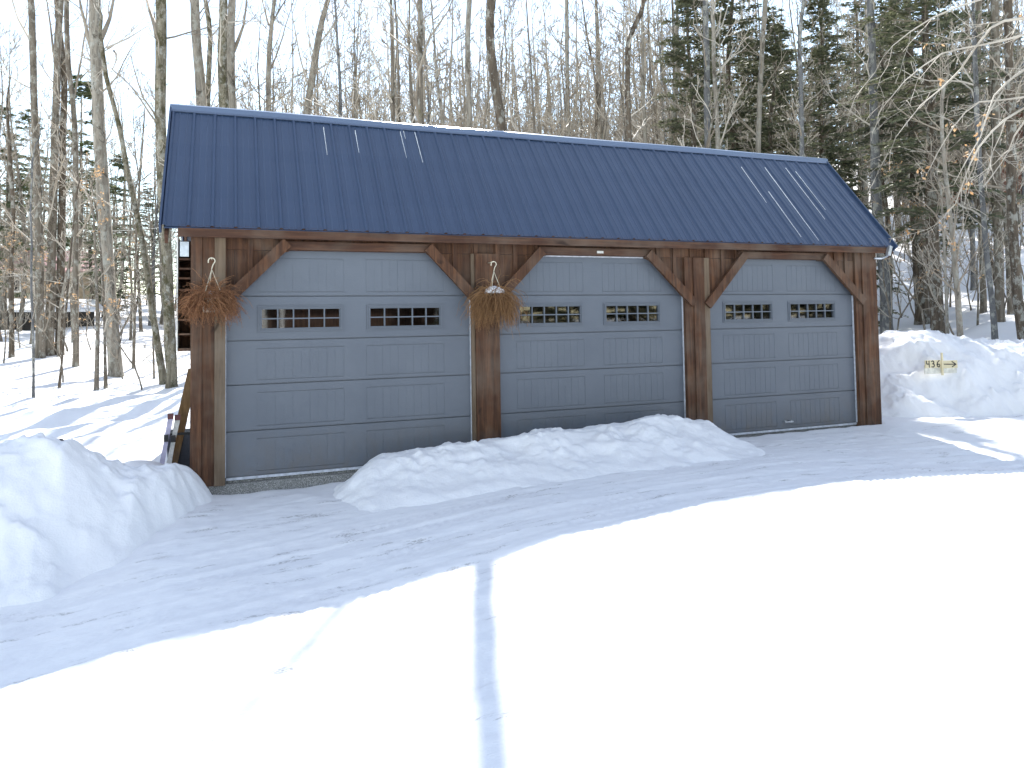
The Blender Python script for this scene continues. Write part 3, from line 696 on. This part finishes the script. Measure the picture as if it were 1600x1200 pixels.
#  label, points (px,py) bottom to top, widths px (bottom, top), depth (None = where it meets the snow), bark, crown start, limbs, limb length, top height over camera view, leaves, branches px
MAIN = [
 ('tall thin grey trunk, second from the left edge, with a fork leaning left', [(62, 562), (60, 370), (54, 200), (48, 0)], (13, 9), None, BG, 4, 9, 2.6, 3, 0, [[(50, 70), (28, 30), (8, -30)]]),
 ('thin dark trunk nearest the left edge of the photo', [(18, 560), (17, 430), (20, 330), (12, 200)], (8, 5), None, BDARK, 3, 8, 2.2, 2, 0, []),
 ('grey trunk of the tight pair left of the big pale trunk', [(76, 556), (80, 400), (86, 200), (90, 60), (95, 0)], (14, 8), None, BG, 4, 9, 2.6, 3, 0, [[(87, 110), (78, 40), (70, -20)]]),
 ('darker twin trunk standing close behind the tight pair', [(92, 556), (95, 400), (97, 250), (99, 120), (88, 0)], (13, 7), None, BDARK, 4, 9, 2.4, 3, 0, []),
 ('trunk with crooked forks between the tight pair and the big pale trunk', [(118, 575), (118, 400), (116, 200), (106, 100), (104, 0)], (9, 7), None, BG, 3, 12, 2.4, 3, 0, [[(112, 170), (128, 90), (136, 10), (140, -30)]]),
 ('big straight pale grey trunk at the left with a dark scar low down', [(181, 590), (172, 480), (163, 350), (152, 150), (147, 0)], (20, 17), None, BPALE, 5.5, 10, 2.6, 4, 0, [[(158, 60), (170, 30), (182, -20)], [(154, 130), (138, 60), (118, -20)]]),
 ('slender dark leaning trunk curving toward the garage from upper left', [(256, 602), (240, 500), (222, 380), (203, 290), (185, 195), (165, 120), (156, 50)], (11, 6), None, BMOSS, 5, 7, 2.2, 1, 0, [[(166, 75), (200, 60), (232, 40)], [(178, 80), (182, 92), (170, 118)]]),
 ('tall moss blotched trunk just left of the garage roof', [(268, 608), (262, 450), (257, 350), (250, 200), (251, 0)], (17, 16), None, BMOSS, 6, 10, 2.6, 4, 0, [[(246, 60), (235, 20), (222, -20)]]),
 ('thin young tree with tan leaves left of the big pale trunk', [(150, 612), (152, 520), (150, 440), (146, 340)], (7, 3), None, BG, 1.2, 9, 1.5, 1, 1, []),
 ('thin brown sapling right of the big pale trunk, holding tan leaves', [(166, 610), (163, 520), (160, 430), (150, 330)], (5, 2.5), None, BG, 1.2, 9, 1.4, 1, 1, []),
 ('slim straight sapling in front of the left tree pair', [(52, 625), (50, 500), (48, 380), (50, 250)], (4, 2.5), None, BBLUE, 1.5, 6, 1.0, 1, 0, []),
 ('thin slanting sapling between the big pale trunk and the tight pair', [(92, 610), (100, 520), (108, 420), (120, 300)], (4, 2.5), None, BDARK, 1.5, 6, 1.0, 1, 0, []),
 ('very thin sapling rising from the bright snow left of the leaning trunk', [(208, 576), (210, 470), (213, 350), (224, 200)], (5, 2.5), None, BG, 1.5, 7, 1.2, 1, 0, []),
 ('thick lichen covered trunk, leftmost of the cluster behind the left roof end', [(317, 250), (314, 160), (308, 80), (303, 0)], (17, 13), 21, BPALE, 6, 9, 2.6, 4, 0, [[(309, 50), (300, 10), (292, -20)]]),
 ('slim crooked trunk in the cluster above the left roof end', [(327, 250), (324, 160), (328, 60), (320, 0)], (9, 7), 22, BMOSS, 6, 9, 2.4, 4, 0, []),
 ('thick mottled trunk in the middle of the cluster above the left roof end', [(352, 250), (349, 160), (347, 70), (349, 0)], (16, 13), 20, BMOSS, 6, 9, 2.6, 4, 0, []),
 ('pale trunk, rightmost of the cluster above the left roof end', [(366, 250), (362, 160), (360, 80), (362, 0)], (13, 12), 21, BPALE, 6, 9, 2.6, 4, 0, [[(365, 80), (380, 40), (385, -10)]]),
 ('pale slender trunk above the roof with a long fork to the right', [(420, 250), (419, 165), (420, 80), (428, 0)], (9, 6), 22, BPALE, 5, 12, 3.0, 3, 0, [[(422, 110), (440, 60), (462, -10)], [(419, 40), (412, 10), (408, -10)]]),
 ('tapering pale trunk leaning right above the left part of the roof', [(470, 260), (480, 170), (492, 90), (503, 30), (512, 0)], (13, 7), 24, BPALE, 5, 12, 3.2, 3, 0, [[(495, 75), (520, 40), (545, -5)], [(484, 140), (474, 110), (462, 60), (455, 0)]]),
 ('grey tree with spreading V forks left of the roof glint', [(658, 260), (657, 190), (656, 90), (656, 0)], (11, 8), 18, BG, 5, 14, 3.0, 4, 0, [[(655, 78), (630, 40), (603, 0), (592, -20)], [(658, 100), (670, 60), (700, 18), (712, -20)]]),
 ('mid grey tree with lichen just left of the dark curved trunk', [(736, 280), (734, 190), (731, 90), (733, 0), (741, -120), (741, -168), (738, -190), (732, -220), (728, -245)], (9, 7), 20.5, BPALE, 7, 6, 2.0, 4, 0, []),
 ('dark curved trunk above the roof ridge, right of the glint', [(787, 290), (784, 205), (776, 150), (768, 90), (765, 40), (768, 0), (781, -50), (787, -88), (790, -134), (793, -176), (797, -222), (800, -280)], (14, 15), 17.4, BDARK, 9, 4, 1.8, 5, 0, []),
 ('straight pale grey trunk above the middle of the roof', [(888, 300), (888, 215), (886, 100), (885, 0)], (7, 6), 25, BPALE, 6, 10, 2.4, 4, 0, []),
 ('thin brown trunk between the middle pale trunk and the crooked dark one', [(940, 300), (939, 220), (934, 110), (931, 0)], (7, 5), 27, BG, 6, 10, 2.4, 4, 0, []),
 ('dark crooked trunk bending right near its top above the roof', [(982, 300), (983, 224), (980, 110), (984, 60), (1000, 25), (1006, 0)], (9, 7), 21, BDARK, 8, 8, 2.2, 3, 0, [[(980, 75), (978, 40), (982, 0)]]),
 ('pale slim trunk just right of the crooked dark trunk', [(1009, 300), (1008, 228), (1004, 120), (1003, 0)], (6, 4), 24, BPALE, 5, 10, 2.2, 3, 0, []),
 ('grey straight trunk standing among evergreens above the roof', [(1106, 300), (1106, 235), (1104, 110), (1102, 0)], (11, 9), 22, BBLUE, 7, 8, 2.2, 4, 0, []),
 ('pale spotted slim trunk with forks beside the grey straight trunk', [(1124, 300), (1122, 235), (1116, 120), (1113, 0)], (8, 6), 21, BPALE, 5, 9, 2.2, 3, 0, [[(1117, 60), (1128, 40), (1140, 0)]]),
 ('pale brown trunk above the right half of the roof', [(1186, 300), (1185, 240), (1188, 120), (1196, 0)], (9, 7), 23, BPALE, 6, 10, 2.4, 4, 0, []),
 ('slim grey trunk rising behind the right end of the ridge', [(1254, 320), (1253, 245), (1251, 120), (1250, 60), (1256, 0)], (8, 5), 20, BBLUE, 5, 9, 2.2, 3, 0, []),
 ('tall blue grey trunk right beside the garage roof end', [(1387, 541), (1382, 430), (1370, 330), (1366, 200), (1360, 0)], (19, 11), None, BBLUE, 5, 10, 2.2, 4, 0, []),
 ('slender young tree with many side branches left of the number sign top', [(1502, 552), (1496, 460), (1488, 380), (1476, 260), (1470, 160)], (10, 5), 13.5, BPALE, 1.8, 16, 2.0, 1, 0, []),
 ('straight grey trunk behind the right snow bank', [(1537, 490), (1535, 400), (1530, 280), (1528, 100), (1530, 0)], (9, 8), None, BG, 4, 10, 2.4, 3, 0, []),
 ('slightly leaning dark trunk right of the number sign', [(1556, 546), (1548, 460), (1540, 380), (1530, 250), (1524, 100)], (9, 7), None, BBLUE, 4, 10, 2.4, 3, 0, []),
 ('thick brown trunk on the hillside near the right edge', [(1562, 503), (1561, 400), (1556, 250), (1556, 80), (1554, 0)], (14, 11), None, BG, 4, 10, 2.4, 3, 0, []),
 ('thick dark trunk nearest the right edge of the photo', [(1602, 548), (1590, 460), (1582, 340), (1580, 200), (1575, 0)], (16, 12), None, BDARK, 4, 10, 2.4, 3, 0, []),
 ('reddish trunk on the sunny slope between the two hemlock trunks and the bank', [(1535, 430), (1531, 330), (1520, 200), (1512, 60)], (9, 7), None, BG, 4, 10, 2.2, 3, 0, []),
 ('slim sapling on the slope left of the number sign', [(1482, 548), (1478, 450), (1474, 360), (1470, 300)], (5, 3), None, BPALE, 1.5, 8, 1.4, 1, 0, []),
]
for idx, (label, pp, ww, D, bm, start, nl, lmax, ext, lv, brs) in enumerate(MAIN):
    rng = random.Random(100 + idx)
    vis = D is None
    if vis: D = hit(*pp[0])
    P = [at(x, y, D) for x, y in pp]; W = [(ww[0] + (ww[1] - ww[0]) * i / (len(pp) - 1)) / F * D / 2 for i in range(len(pp))]
    gz = hz(P[0].x, P[0].y)
    if not vis:
        b = P[0].copy(); b.x += rng.uniform(-.1, .1); b.z = gz; P.insert(0, b); W.insert(0, W[0] * 1.15)
    else: P[0].z = gz - .02
    d = (P[-1] - P[-2]).normalized(); d = (d + Vector((0, 0, .6))).normalized()
    for k in range(1, 3): P.append(P[-1] + d * ext * .5 + Vector((rng.uniform(-.15, .15), rng.uniform(-.15, .15), 0))); W.append(W[-1] * (.6 if k == 1 else .25))
    branches = [([at(x, y, D + .35 * j) for j, (x, y) in enumerate(b)], [W[-3] * .55 * (1 - .75 * j / (len(b) - 1)) for j in range(len(b))], .55) for b in brs]
    T = empty('bare_tree' if W[1] > .06 else 'sapling', P[0]); tag(T, label, 'tree')
    sm = W[1] < .06
    cfg = dict(CFG); cfg['leafp'] = .35; cfg['leafn'] = 2
    if sm: cfg.update(rmin=.0035, dens=(3.5, 5))
    bare_tree(T, P, W, bm, rng, start * .75, int(nl * 1.5), cfg, lmax, TWIGP if idx % 3 == 0 else TWIG, leaves=bool(lv), branches=branches)

# the maple or beech beyond the right edge whose lit boughs hang into the view
rng = random.Random(77); D0 = 10.5
base = at(1790, 600, D0); base.z = hz(base.x, base.y); T = empty('bare_tree', base); tag(T, 'tree past the right edge whose pale drooping boughs with brown leaves cross the top right', 'tree')
P = [base, at(1795, 300, D0), at(1800, 0, D0), at(1790, -250, D0)]
BR = [[(1795, -60), (1690, 10), (1600, 55), (1540, 70), (1470, 85), (1415, 128), (1378, 170)], [(1800, 0), (1700, 60), (1600, 110), (1556, 150), (1530, 215), (1490, 290)],
      [(1798, 90), (1690, 120), (1600, 170), (1550, 205), (1515, 260), (1490, 320), (1465, 350)], [(1798, 110), (1690, 160), (1600, 190), (1575, 235), (1560, 250)],
      [(1700, 20), (1600, 30), (1545, 45), (1500, 110), (1440, 165), (1400, 215)], [(1800, 60), (1700, 95), (1620, 150), (1530, 160), (1490, 200), (1450, 270)],
      [(1795, -100), (1700, -70), (1600, -20), (1500, 10), (1420, 50), (1380, 90)]]
brs = [([at(x, y, D0 + .3 * math.sin(i + j)) for j, (x, y) in enumerate(b)], [.026 * (1 - .88 * j / (len(b) - 1)) for j in range(len(b))], .9) for i, b in enumerate(BR)]
cfg = dict(rmin=.003, lv=2, dens=(3, 4.5), up=-.02, crook=.2, leafp=.10, leafn=3, cl=(.35, 1.0))
bare_tree(T, P, [.16, .13, .10, .05], BG, rng, 6, 5, cfg, 2.0, TWIGP, leaves=True, branches=brs)

# prototypes for the woods
def proto_bare(seed, H, r, n, lmax, start, bm, tw, name='bare_tree', rmin=.011, dens=(3.2, 4.2), leaves=False):
    rng = random.Random(seed); P = [Vector((0, 0, 0))]; x = y = 0
    for k in range(1, 6): x += rng.gauss(0, .18); y += rng.gauss(0, .18); P.append(Vector((x, y, H * k / 5)))
    T = empty(name, (0, 0, 0)); c = dict(CFG); c.update(rmin=rmin, dens=dens, leafp=.4, leafn=2)
    bare_tree(T, P, [r, r * .9, r * .75, r * .55, r * .32, r * .1], bm, rng, start, n, c, lmax, tw, leaves=leaves, k=7); return T
def needle_fan(m, p, d, L, rng, dens=15, droop=.25, wid=.32):
    side = d.cross(Vector((0, 0, 1))).normalized(); n = max(3, int(L * dens))
    for i in range(n):
        t = (i + rng.random()) / n
        if t < .12: continue
        c = p + d * (L * t) - Vector((0, 0, droop * L * t * t))
        for s in (-1, 1):
            if rng.random() < .14: continue
            l = wid * (1.1 - .7 * t) * rng.uniform(.6, 1.3); u = (side * s + d * rng.uniform(.4, .9) + Vector((0, 0, rng.uniform(-.5, .15)))).normalized()
            w = d.cross(u).cross(u).normalized() * l * rng.uniform(.12, .2) + Vector((0, 0, rng.uniform(-.03, .03)))
            e = c + u * l; mid = c + u * l * .5
            m.add([c, mid + w, e, mid - w], [(0, 1, 2, 3)])
            for q in (.35, .7):
                g = c + u * l * q; v = (u + side * rng.uniform(-.8, .8) + Vector((0, 0, rng.uniform(-.7, .2)))).normalized() * l * .38; h = v.orthogonal().normalized() * l * .06
                m.add([g - h, g + h, g + v], [(0, 1, 2)])
def proto_conifer(seed, H, r, start, lmax, nm, mat, dens=15, whorl=.33, gap=.15, bm=None, wid=.32):
    rng = random.Random(seed); T = empty(nm, (0, 0, 0)); P = [Vector((rng.gauss(0, .05) * k, rng.gauss(0, .05) * k, H * k / 5)) for k in range(6)]
    pts, rad = smooth_path(P, [r, r * .85, r * .68, r * .5, r * .3, r * .06], .6, rng); pts[0].z -= .3; rad[0] *= 1.3
    m = MB(); m.tube(pts, rad, 8); m.build('trunk', bm or BDARK, T, True)
    m = MB(); b = MB(); z = start
    while z < H - .1:
        f = (z - start) / (H - start); k = rng.randint(3, 5); a0 = rng.uniform(0, 6.28)
        tt = z / H * 5; i = min(int(tt), 4); c = P[i].lerp(P[i + 1], tt - i)
        for j in range(k):
            if rng.random() < gap: continue
            a = a0 + 6.28 * j / k + rng.gauss(0, .3); L = (lmax * (1 - f) ** .75 * (.55 + .45 * min(1, f * 5)) + .25) * rng.uniform(.6, 1.15); e = rng.uniform(-.12, .35) + .3 * f
            d = Vector((math.cos(a) * math.cos(e), math.sin(a) * math.cos(e), math.sin(e)))
            b.tube([c, c + d * L * .5 - Vector((0, 0, .06 * L)), c + d * L - Vector((0, 0, .25 * L))], [max(.008, .014 * L), max(.006, .008 * L), .004], 4, False)
            needle_fan(m, c, d, L, rng, dens, .25, wid)
            for s in (-1, 1):
                for q in (.35, .6):
                    dd = (d + d.cross(Vector((0, 0, 1))) * s * .8).normalized(); needle_fan(m, c + d * L * q - Vector((0, 0, .25 * L * q * q)), dd, L * .42 * (1.2 - q), rng, dens, .3, wid * .85)
        z += whorl * rng.uniform(.6, 1.4) * (1 - .4 * f)
    b.build('branches', TWIG, T); m.build('foliage', mat, T); return T
protoB = [proto_bare(i + 1, *a) for i, a in enumerate([(14, .11, 26, 3.3, 2.4, BG, TWIG), (16, .13, 24, 3.2, 4.0, BPALE, TWIG), (12.5, .08, 26, 2.8, 2.0, BG, TWIG), (15, .10, 26, 3.0, 3.0, BBLUE, TWIG),
                                                           (11, .06, 24, 2.4, 1.6, BPALE, TWIGP), (13, .09, 26, 3.0, 2.2, BDARK, TWIG), (9, .045, 22, 2.0, 1.2, BG, TWIGP)])]
protoS = [proto_bare(20 + i, 3.4 + i * .9, .022 + .004 * i, 14, 1.5, .5, BG, TWIGP if i % 2 else TWIG, 'sapling', .005, (3.2, 4.5), i == 2) for i in range(4)]
protoH = [proto_conifer(31, 15, .20, 3.0, 2.9, 'hemlock', NEEDLE), proto_conifer(32, 12.5, .16, 2.2, 2.6, 'hemlock', NEEDLE), proto_conifer(33, 17, .23, 4.5, 3.0, 'hemlock', NEEDLE, gap=.28), proto_conifer(34, 6, .07, .5, 1.7, 'hemlock', NEEDLE, whorl=.25)]
protoP = [proto_conifer(41, 12, .14, 3.5, 2.4, 'pine', PINE, 13, .6, .3, BG, .42), proto_conifer(42, 9, .10, 1.5, 2.2, 'pine', PINE, 13, .5, .25, BG, .42)]
first = set()
def place(root, x, y, sc, rz, label, cat, group=None, sink=.05, tilt=0):
    z = hz(x, y) - sink
    if root.name not in first: first.add(root.name); o = root
    else:
        o = root.copy(); col.objects.link(o)
        for ch in list(root.children):
            c = ch.copy(); col.objects.link(c); c.parent = o
    o.location = (x, y, z); o.rotation_euler = (tilt * math.cos(rz * 3), tilt * math.sin(rz * 3), rz); o.scale = (sc, sc, sc)
    o['label'] = label; o['category'] = cat
    if group: o['group'] = group
    return o
def gpos(px, D):
    p = at(px, 452, D); return p.x, p.y
rng = random.Random(9)
# hemlocks that can be told apart
HEM = [(1088, 24, 0, 1.0, 'dark hemlock above the roof, leftmost of the evergreens behind the ridge'), (1150, 26, 2, 1.0, 'full dark hemlock between the spotted and pale brown trunks'),
       (1215, 25, 1, 1.05, 'hemlock behind the right part of the roof ridge'), (1290, 28, 0, 1.0, 'hemlock above the right end of the ridge'),
       (1322, 22, 3, 1.0, 'small low evergreen tucked behind the right roof end'), (1440, None, 2, .95, 'hemlock with thick bare brown trunk on the slope, left of a close pair'),
       (1464, None, 0, .95, 'hemlock with dark lower trunk, right of a close pair on the slope'), (1408, 38, 0, .9, 'hemlock just right of the tall blue grey trunk'),
       (1510, 42, 1, 1.0, 'hemlock behind the slope trunks at right'), (1556, 40, 0, .95, 'dense hemlock in front of the reddish house at far right'), (1350, 38, 2, .9, 'tall hemlock behind the right roof corner')]
for px, D, k, sc, lb in HEM:
    if D is None: D = hit(px, 508 if px == 1440 else 530)
    x, y = gpos(px, D); place(protoH[k], x, y, sc * (.85 if px < 1300 else 1.0), rng.uniform(0, 6.28), lb, 'tree', 'hemlocks at the edge of the wood')
for px, D, k, sc, lb in [(8, 33, 1, 1.15, 'dark pine cut by the left edge of the photo'), (52, 40, 0, 1.0, 'open pine behind the two leftmost grey trunks'), (118, 30, 0, .95, 'light green pine with level boughs left of the big pale trunk'),
                         (178, 38, 1, 1.0, 'soft green pine between the big pale trunk and the leaning one')]:
    x, y = gpos(px, D); place(protoP[k], x, y, sc, rng.uniform(0, 6.28), lb, 'tree', 'pines in the left wood')
n = 0
for i in range(16):
    px = rng.uniform(-40, 330); D = rng.uniform(44, 75); x, y = gpos(px, D); place(protoH[3 if i % 2 else 1], x, y, rng.uniform(.6, .95), rng.uniform(0, 6.28), 'low distant evergreen far off in the left wood', 'tree', 'far evergreens in the left wood')
for i in range(20):
    px = rng.uniform(1040, 1700); D = rng.uniform(46, 74) if px > 1330 else rng.uniform(33, 62); x, y = gpos(px, D); place(protoH[rng.choice([0, 1, 2, 1])], x, y, rng.uniform(.75, 1.0), rng.uniform(0, 6.28), 'dark hemlock standing deeper in the wood on the right hillside', 'tree', 'distant hemlocks on the right hillside')
def scatter(n, x0, x1, d0, d1, protos, s0, s1, label, group, cat='tree'):
    for i in range(n):
        px = x0 + (x1 - x0) * (i + rng.random()) / n; D = math.sqrt(rng.uniform(d0 * d0, d1 * d1)); x, y = gpos(px, D)
        place(rng.choice(protos), x, y, rng.uniform(s0, s1), rng.uniform(0, 6.28), label, cat, group, tilt=rng.uniform(0, .05))
scatter(55, -60, 330, 24, 66, protoB, .7, .95, 'thin bare tree deeper in the wood left of the garage', 'bare trees in the left wood')
scatter(120, 300, 1060, 22, 66, protoB, .7, 1.05, 'thin bare tree in the grey wood rising behind the blue roof', 'bare trees behind the roof')
def far_mass(n, px0, px1, d0, d1):       # the skyline trees run together: one mass
    root = proto_bare(91, 15, .12, 20, 3.2, 2.5, BG, TWIG, 'bare_tree', .019, (3.0, 3.0)); V, Fc, off = [], [], 0; mats = []
    src = []
    for ch in root.children:
        me = ch.data; v = np.empty(len(me.vertices) * 3, np.float32); me.vertices.foreach_get('co', v); src.append((v.reshape(-1, 3), [tuple(p.vertices) for p in me.polygons], me.materials[0]))
        bpy.data.objects.remove(ch)
    bpy.data.objects.remove(root)
    for i in range(n):
        px = px0 + (px1 - px0) * (i + rng.random()) / n; D = rng.uniform(d0, d1); x, y = gpos(px, D); z = hz(x, y); a = rng.uniform(0, 6.28); sc = rng.uniform(.95, 1.35)
        M = np.array([[math.cos(a), -math.sin(a), 0], [math.sin(a), math.cos(a), 0], [0, 0, 1]], np.float32) * sc
        for v, f, mt in src:
            V.append(v @ M.T + np.array([x, y, z], np.float32)); Fc += [tuple(q + off for q in p) for p in f]; off += len(v)
    me = bpy.data.meshes.new('far_trees'); me.from_pydata(np.concatenate(V).tolist(), [], Fc); me.materials.append(TWIG); o = bpy.data.objects.new('far_trees', me); col.objects.link(o)
    tag(o, 'hazy mass of far bare treetops along the hilltop skyline', 'trees', None, 'stuff')
far_mass(120, 340, 1200, 46, 88)
scatter(85, 1040, 1700, 20, 60, protoB, .75, 1.05, 'bare tree among evergreens on the right hillside', 'bare trees on the right hillside')
scatter(14, -20, 270, 17, 30, protoS, .7, 1.0, 'twiggy young sapling on the bright snow left of the garage', 'saplings in the left wood', 'sapling')
scatter(75, 300, 1300, 19, 42, protoS[:2] + protoS[3:], 1.6, 2.6, 'twiggy understory sapling behind the garage roof', 'saplings behind the roof', 'sapling')
scatter(40, 1380, 1640, 17, 34, protoS, .7, 1.2, 'twiggy young sapling on the slope behind the right snow bank', 'saplings on the right slope', 'sapling')

# ------------------------------------------------------------------ distant buildings
def house(name, label, cat, loc, rz, w, d, h, rh, wall, roof, wins=(), chim=None, over=.4, snow=None):
    T = empty(name, loc, rz); tag(T, label, cat)
    m = MB(); m.box(-w / 2, w / 2, -d / 2, d / 2, -.6, h)
    m.add([(-w / 2, -d / 2, h), (-w / 2, d / 2, h), (-w / 2, 0, h + rh), (w / 2, -d / 2, h), (w / 2, d / 2, h), (w / 2, 0, h + rh)], [(0, 2, 1), (3, 4, 5)])
    m.build('wall', wall, T)
    m = MB()
    for s in (-1, 1):
        a = Vector((0, s * (d / 2 + over), h - rh * over / (d / 2))); b = Vector((0, 0, h + rh)); nn = Vector((0, s * rh, d / 2)).normalized() * .12
        vs = [Vector((sx * (w / 2 + over), p.y, p.z)) + o for o in (Vector(), nn) for sx, p in ((-1, a), (1, a), (1, b), (-1, b))]
        m.add(vs, [(0, 1, 2, 3), (7, 6, 5, 4), (0, 4, 5, 1), (1, 5, 6, 2), (2, 6, 7, 3), (3, 7, 4, 0)])
    r = m.build('roof', roof, T)
    if chim: m = MB(); m.box(chim - .35, chim + .35, -.35, .35, h + rh * .4, h + rh + .9); m.build('chimney', BRICK, r)
    for (x, z, ww, hh) in wins:
        m = MB(); y = -d / 2
        for (a, b, c, e) in ((x - ww / 2 - .1, x + ww / 2 + .1, z - .1, z), (x - ww / 2 - .1, x + ww / 2 + .1, z + hh, z + hh + .1), (x - ww / 2 - .1, x - ww / 2, z, z + hh), (x + ww / 2, x + ww / 2 + .1, z, z + hh), (x - .02, x + .02, z, z + hh)): m.box(a, b, y - .06, y - .001, c, e)
        f = m.build('window', WHITE, T); m = MB(); m.box(x - ww / 2, x + ww / 2, y - .02, y - .002, z, z + hh); m.build('pane', DARKIN, f)
    return T
BRICK = flat('red_brick', (.28, .11, .08, 1), .8, 0, 9); PINKR = flat('faded_red_metal', (.45, .24, .23, 1), .4, .2, 3); SLATE = flat('slate_blue_roof', (.12, .16, .20, 1), .5, 0, 4); TANW = flat('tan_siding', (.30, .24, .16, 1), .8, 0, 4); REDW = flat('reddish_siding', (.26, .12, .085, 1), .8, 0, 4); BROWNW = flat('brown_siding', (.10, .055, .035, 1), .7, 0, 3)
x, y = gpos(-10, 52); house('house', 'distant house with faded red metal roof between the left trunks', 'house', (x, y, hz(x, y) + .2), R(30), 12, 7, 2.6, 1.6, TANW, PINKR, [(-3, 1, 1, 1), (0, 1, 1, 1), (3, 1, 1, 1)])
x, y = gpos(60, 36); house('shed', 'low dark shed with snow covered roof at far left', 'shed', (x, y, hz(x, y) + .1), R(24), 4.2, 3, .95, .45, DARKIN, SNOW, [])
x, y = gpos(1585, 46); house('house', 'reddish house with slate blue roof behind trees at far right', 'house', (x, y, hz(x, y)), R(20), 9, 6, 3.4, 2.0, REDW, SLATE, [(-2, 1.4, 1, 1.2), (2, 1.4, 1, 1.2)], -2.5)
# the house opposite, seen only mirrored in the door glass
Hh = house('house', 'brown house with white trim seen only as a reflection in the garage door glass', 'house', (4.6, -27, -.2), R(180), 13, 8, 2.7, 2.3, BROWNW, SLATE, [(-4.6, .9, 1.1, 1.3), (4.0, .9, 1.5, 1.3)])
m = MB()
for xx in (2.6, 3.35, 5.9): m.box(xx - .09, xx + .09, -4.6, -4.42, -.3, 2.6)
m.box(2.4, 6.2, -4.65, -4.4, 2.6, 2.78); m.build('porch_post', WHITE, Hh)
for i, (x, y) in enumerate([(8.0 + 1.15 * k, -17 - 1.6 * (k % 3)) for k in range(26)] + [(-6, -30), (-10, -26), (-14, -31)]):
    place(protoH[3], x, y, .9 + .25 * (i % 3), i * 1.3, 'evergreen seen only as a dark reflection in the garage door glass', 'tree', 'evergreens opposite the garage')

# utility cable in the left wood
m = MB(at(120, 350, 26)); a, b = at(60, 352, 26), at(300, 349, 26); m.tube([a.lerp(b, i / 12) - Vector((0, 0, .5 * math.sin(math.pi * i / 12) * .5)) for i in range(13)], [.008] * 13, 5, False)
tag(m.build('utility_cable', WHITE), 'thin pale cable strung between trees left of the garage', 'cable')

# place the stone on the pile surface
bpy.context.view_layer.update()
dg = bpy.context.evaluated_depsgraph_get()
pile = [o for o in bpy.data.objects if o.name.startswith('snow_bank') and 'left' in o.get('label', '')][0]
d = ray(95, 689); ok, loc, nr, fi = pile.ray_cast(CL, d.normalized())
stone.location = loc if ok else (-1.33, -1.0, .75)

# ------------------------------------------------------------------ light and sky
sv = Vector((.277, .6795, .6795)).normalized(); el = math.asin(sv.z); az = math.atan2(sv.x, sv.y)
w = bpy.data.worlds.new("World"); scene.world = w; w.use_nodes = True; nt = w.node_tree
sky = nt.nodes.new('ShaderNodeTexSky'); sky.sky_type = 'NISHITA'; sky.sun_disc = False; sky.sun_elevation = el; sky.sun_rotation = az
sky.air_density = 1.0; sky.dust_density = 0.0; sky.ozone_density = 1.0
sm = nt.nodes.new('ShaderNodeMix'); sm.data_type = 'RGBA'; sm.blend_type = 'MULTIPLY'; sm.inputs[0].default_value = 1; sm.inputs[7].default_value = (.54, .552, .515, 1)
nt.links.new(sky.outputs[0], sm.inputs[6])
wtc = nt.nodes.new('ShaderNodeTexCoord'); wm = nt.nodes.new('ShaderNodeMapping'); wm.inputs['Scale'].default_value = (1, 1, 3); wn = nt.nodes.new('ShaderNodeTexNoise'); wn.inputs['Scale'].default_value = 2.2; wn.inputs['Detail'].default_value = 6
nt.links.new(wtc.outputs['Generated'], wm.inputs[0]); nt.links.new(wm.outputs[0], wn.inputs['Vector'])
wr = nt.nodes.new('ShaderNodeValToRGB'); wr.color_ramp.elements[0].position = .35; wr.color_ramp.elements[0].color = (.95, .78, .55, 1); wr.color_ramp.elements[1].position = .7; wr.color_ramp.elements[1].color = (1.25, 1.05, .85, 1)
nt.links.new(wn.outputs[0], wr.inputs[0])
sa = nt.nodes.new('ShaderNodeMix'); sa.data_type = 'RGBA'; sa.blend_type = 'ADD'; sa.inputs[0].default_value = 1; nt.links.new(sm.outputs[2], sa.inputs[6])
sp = nt.nodes.new('ShaderNodeSeparateXYZ'); nt.links.new(wtc.outputs['Generated'], sp.inputs[0])   # pale veil of high cloud, thicker toward the horizon
mr = nt.nodes.new('ShaderNodeMapRange'); mr.inputs[1].default_value = .15; mr.inputs[2].default_value = .8; nt.links.new(sp.outputs[2], mr.inputs[0])
vm = nt.nodes.new('ShaderNodeMix'); vm.data_type = 'RGBA'; vm.blend_type = 'MULTIPLY'; vm.inputs[0].default_value = 1
vg = nt.nodes.new('ShaderNodeValToRGB'); vg.color_ramp.elements[0].color = (1, 1, 1, 1); vg.color_ramp.elements[1].color = (.52, .445, .31, 1); nt.links.new(mr.outputs[0], vg.inputs[0])
nt.links.new(wr.outputs[0], vm.inputs[6]); nt.links.new(vg.outputs[0], vm.inputs[7]); nt.links.new(vm.outputs[2], sa.inputs[7])
nt.links.new(sa.outputs[2], nt.nodes['Background'].inputs[0]); nt.nodes['Background'].inputs[1].default_value = .15
sl = bpy.data.lights.new("sun", 'SUN'); sl.energy = 2.7; sl.angle = R(.53); sl.color = (1, .95, .88)
so = bpy.data.objects.new("sun", sl); col.objects.link(so); so.rotation_euler = sv.to_track_quat('Z', 'Y').to_euler()
scene.render.engine = 'CYCLES'
scene.view_settings.view_transform = 'Standard'; scene.view_settings.look = 'None'; scene.view_settings.gamma = 1
scene.view_settings.exposure = 1.9
scene.cycles.transparent_max_bounces = 8; scene.cycles.max_bounces = 6
print('objects', len(bpy.data.objects), 'verts', sum(len(m.vertices) for m in bpy.data.meshes))
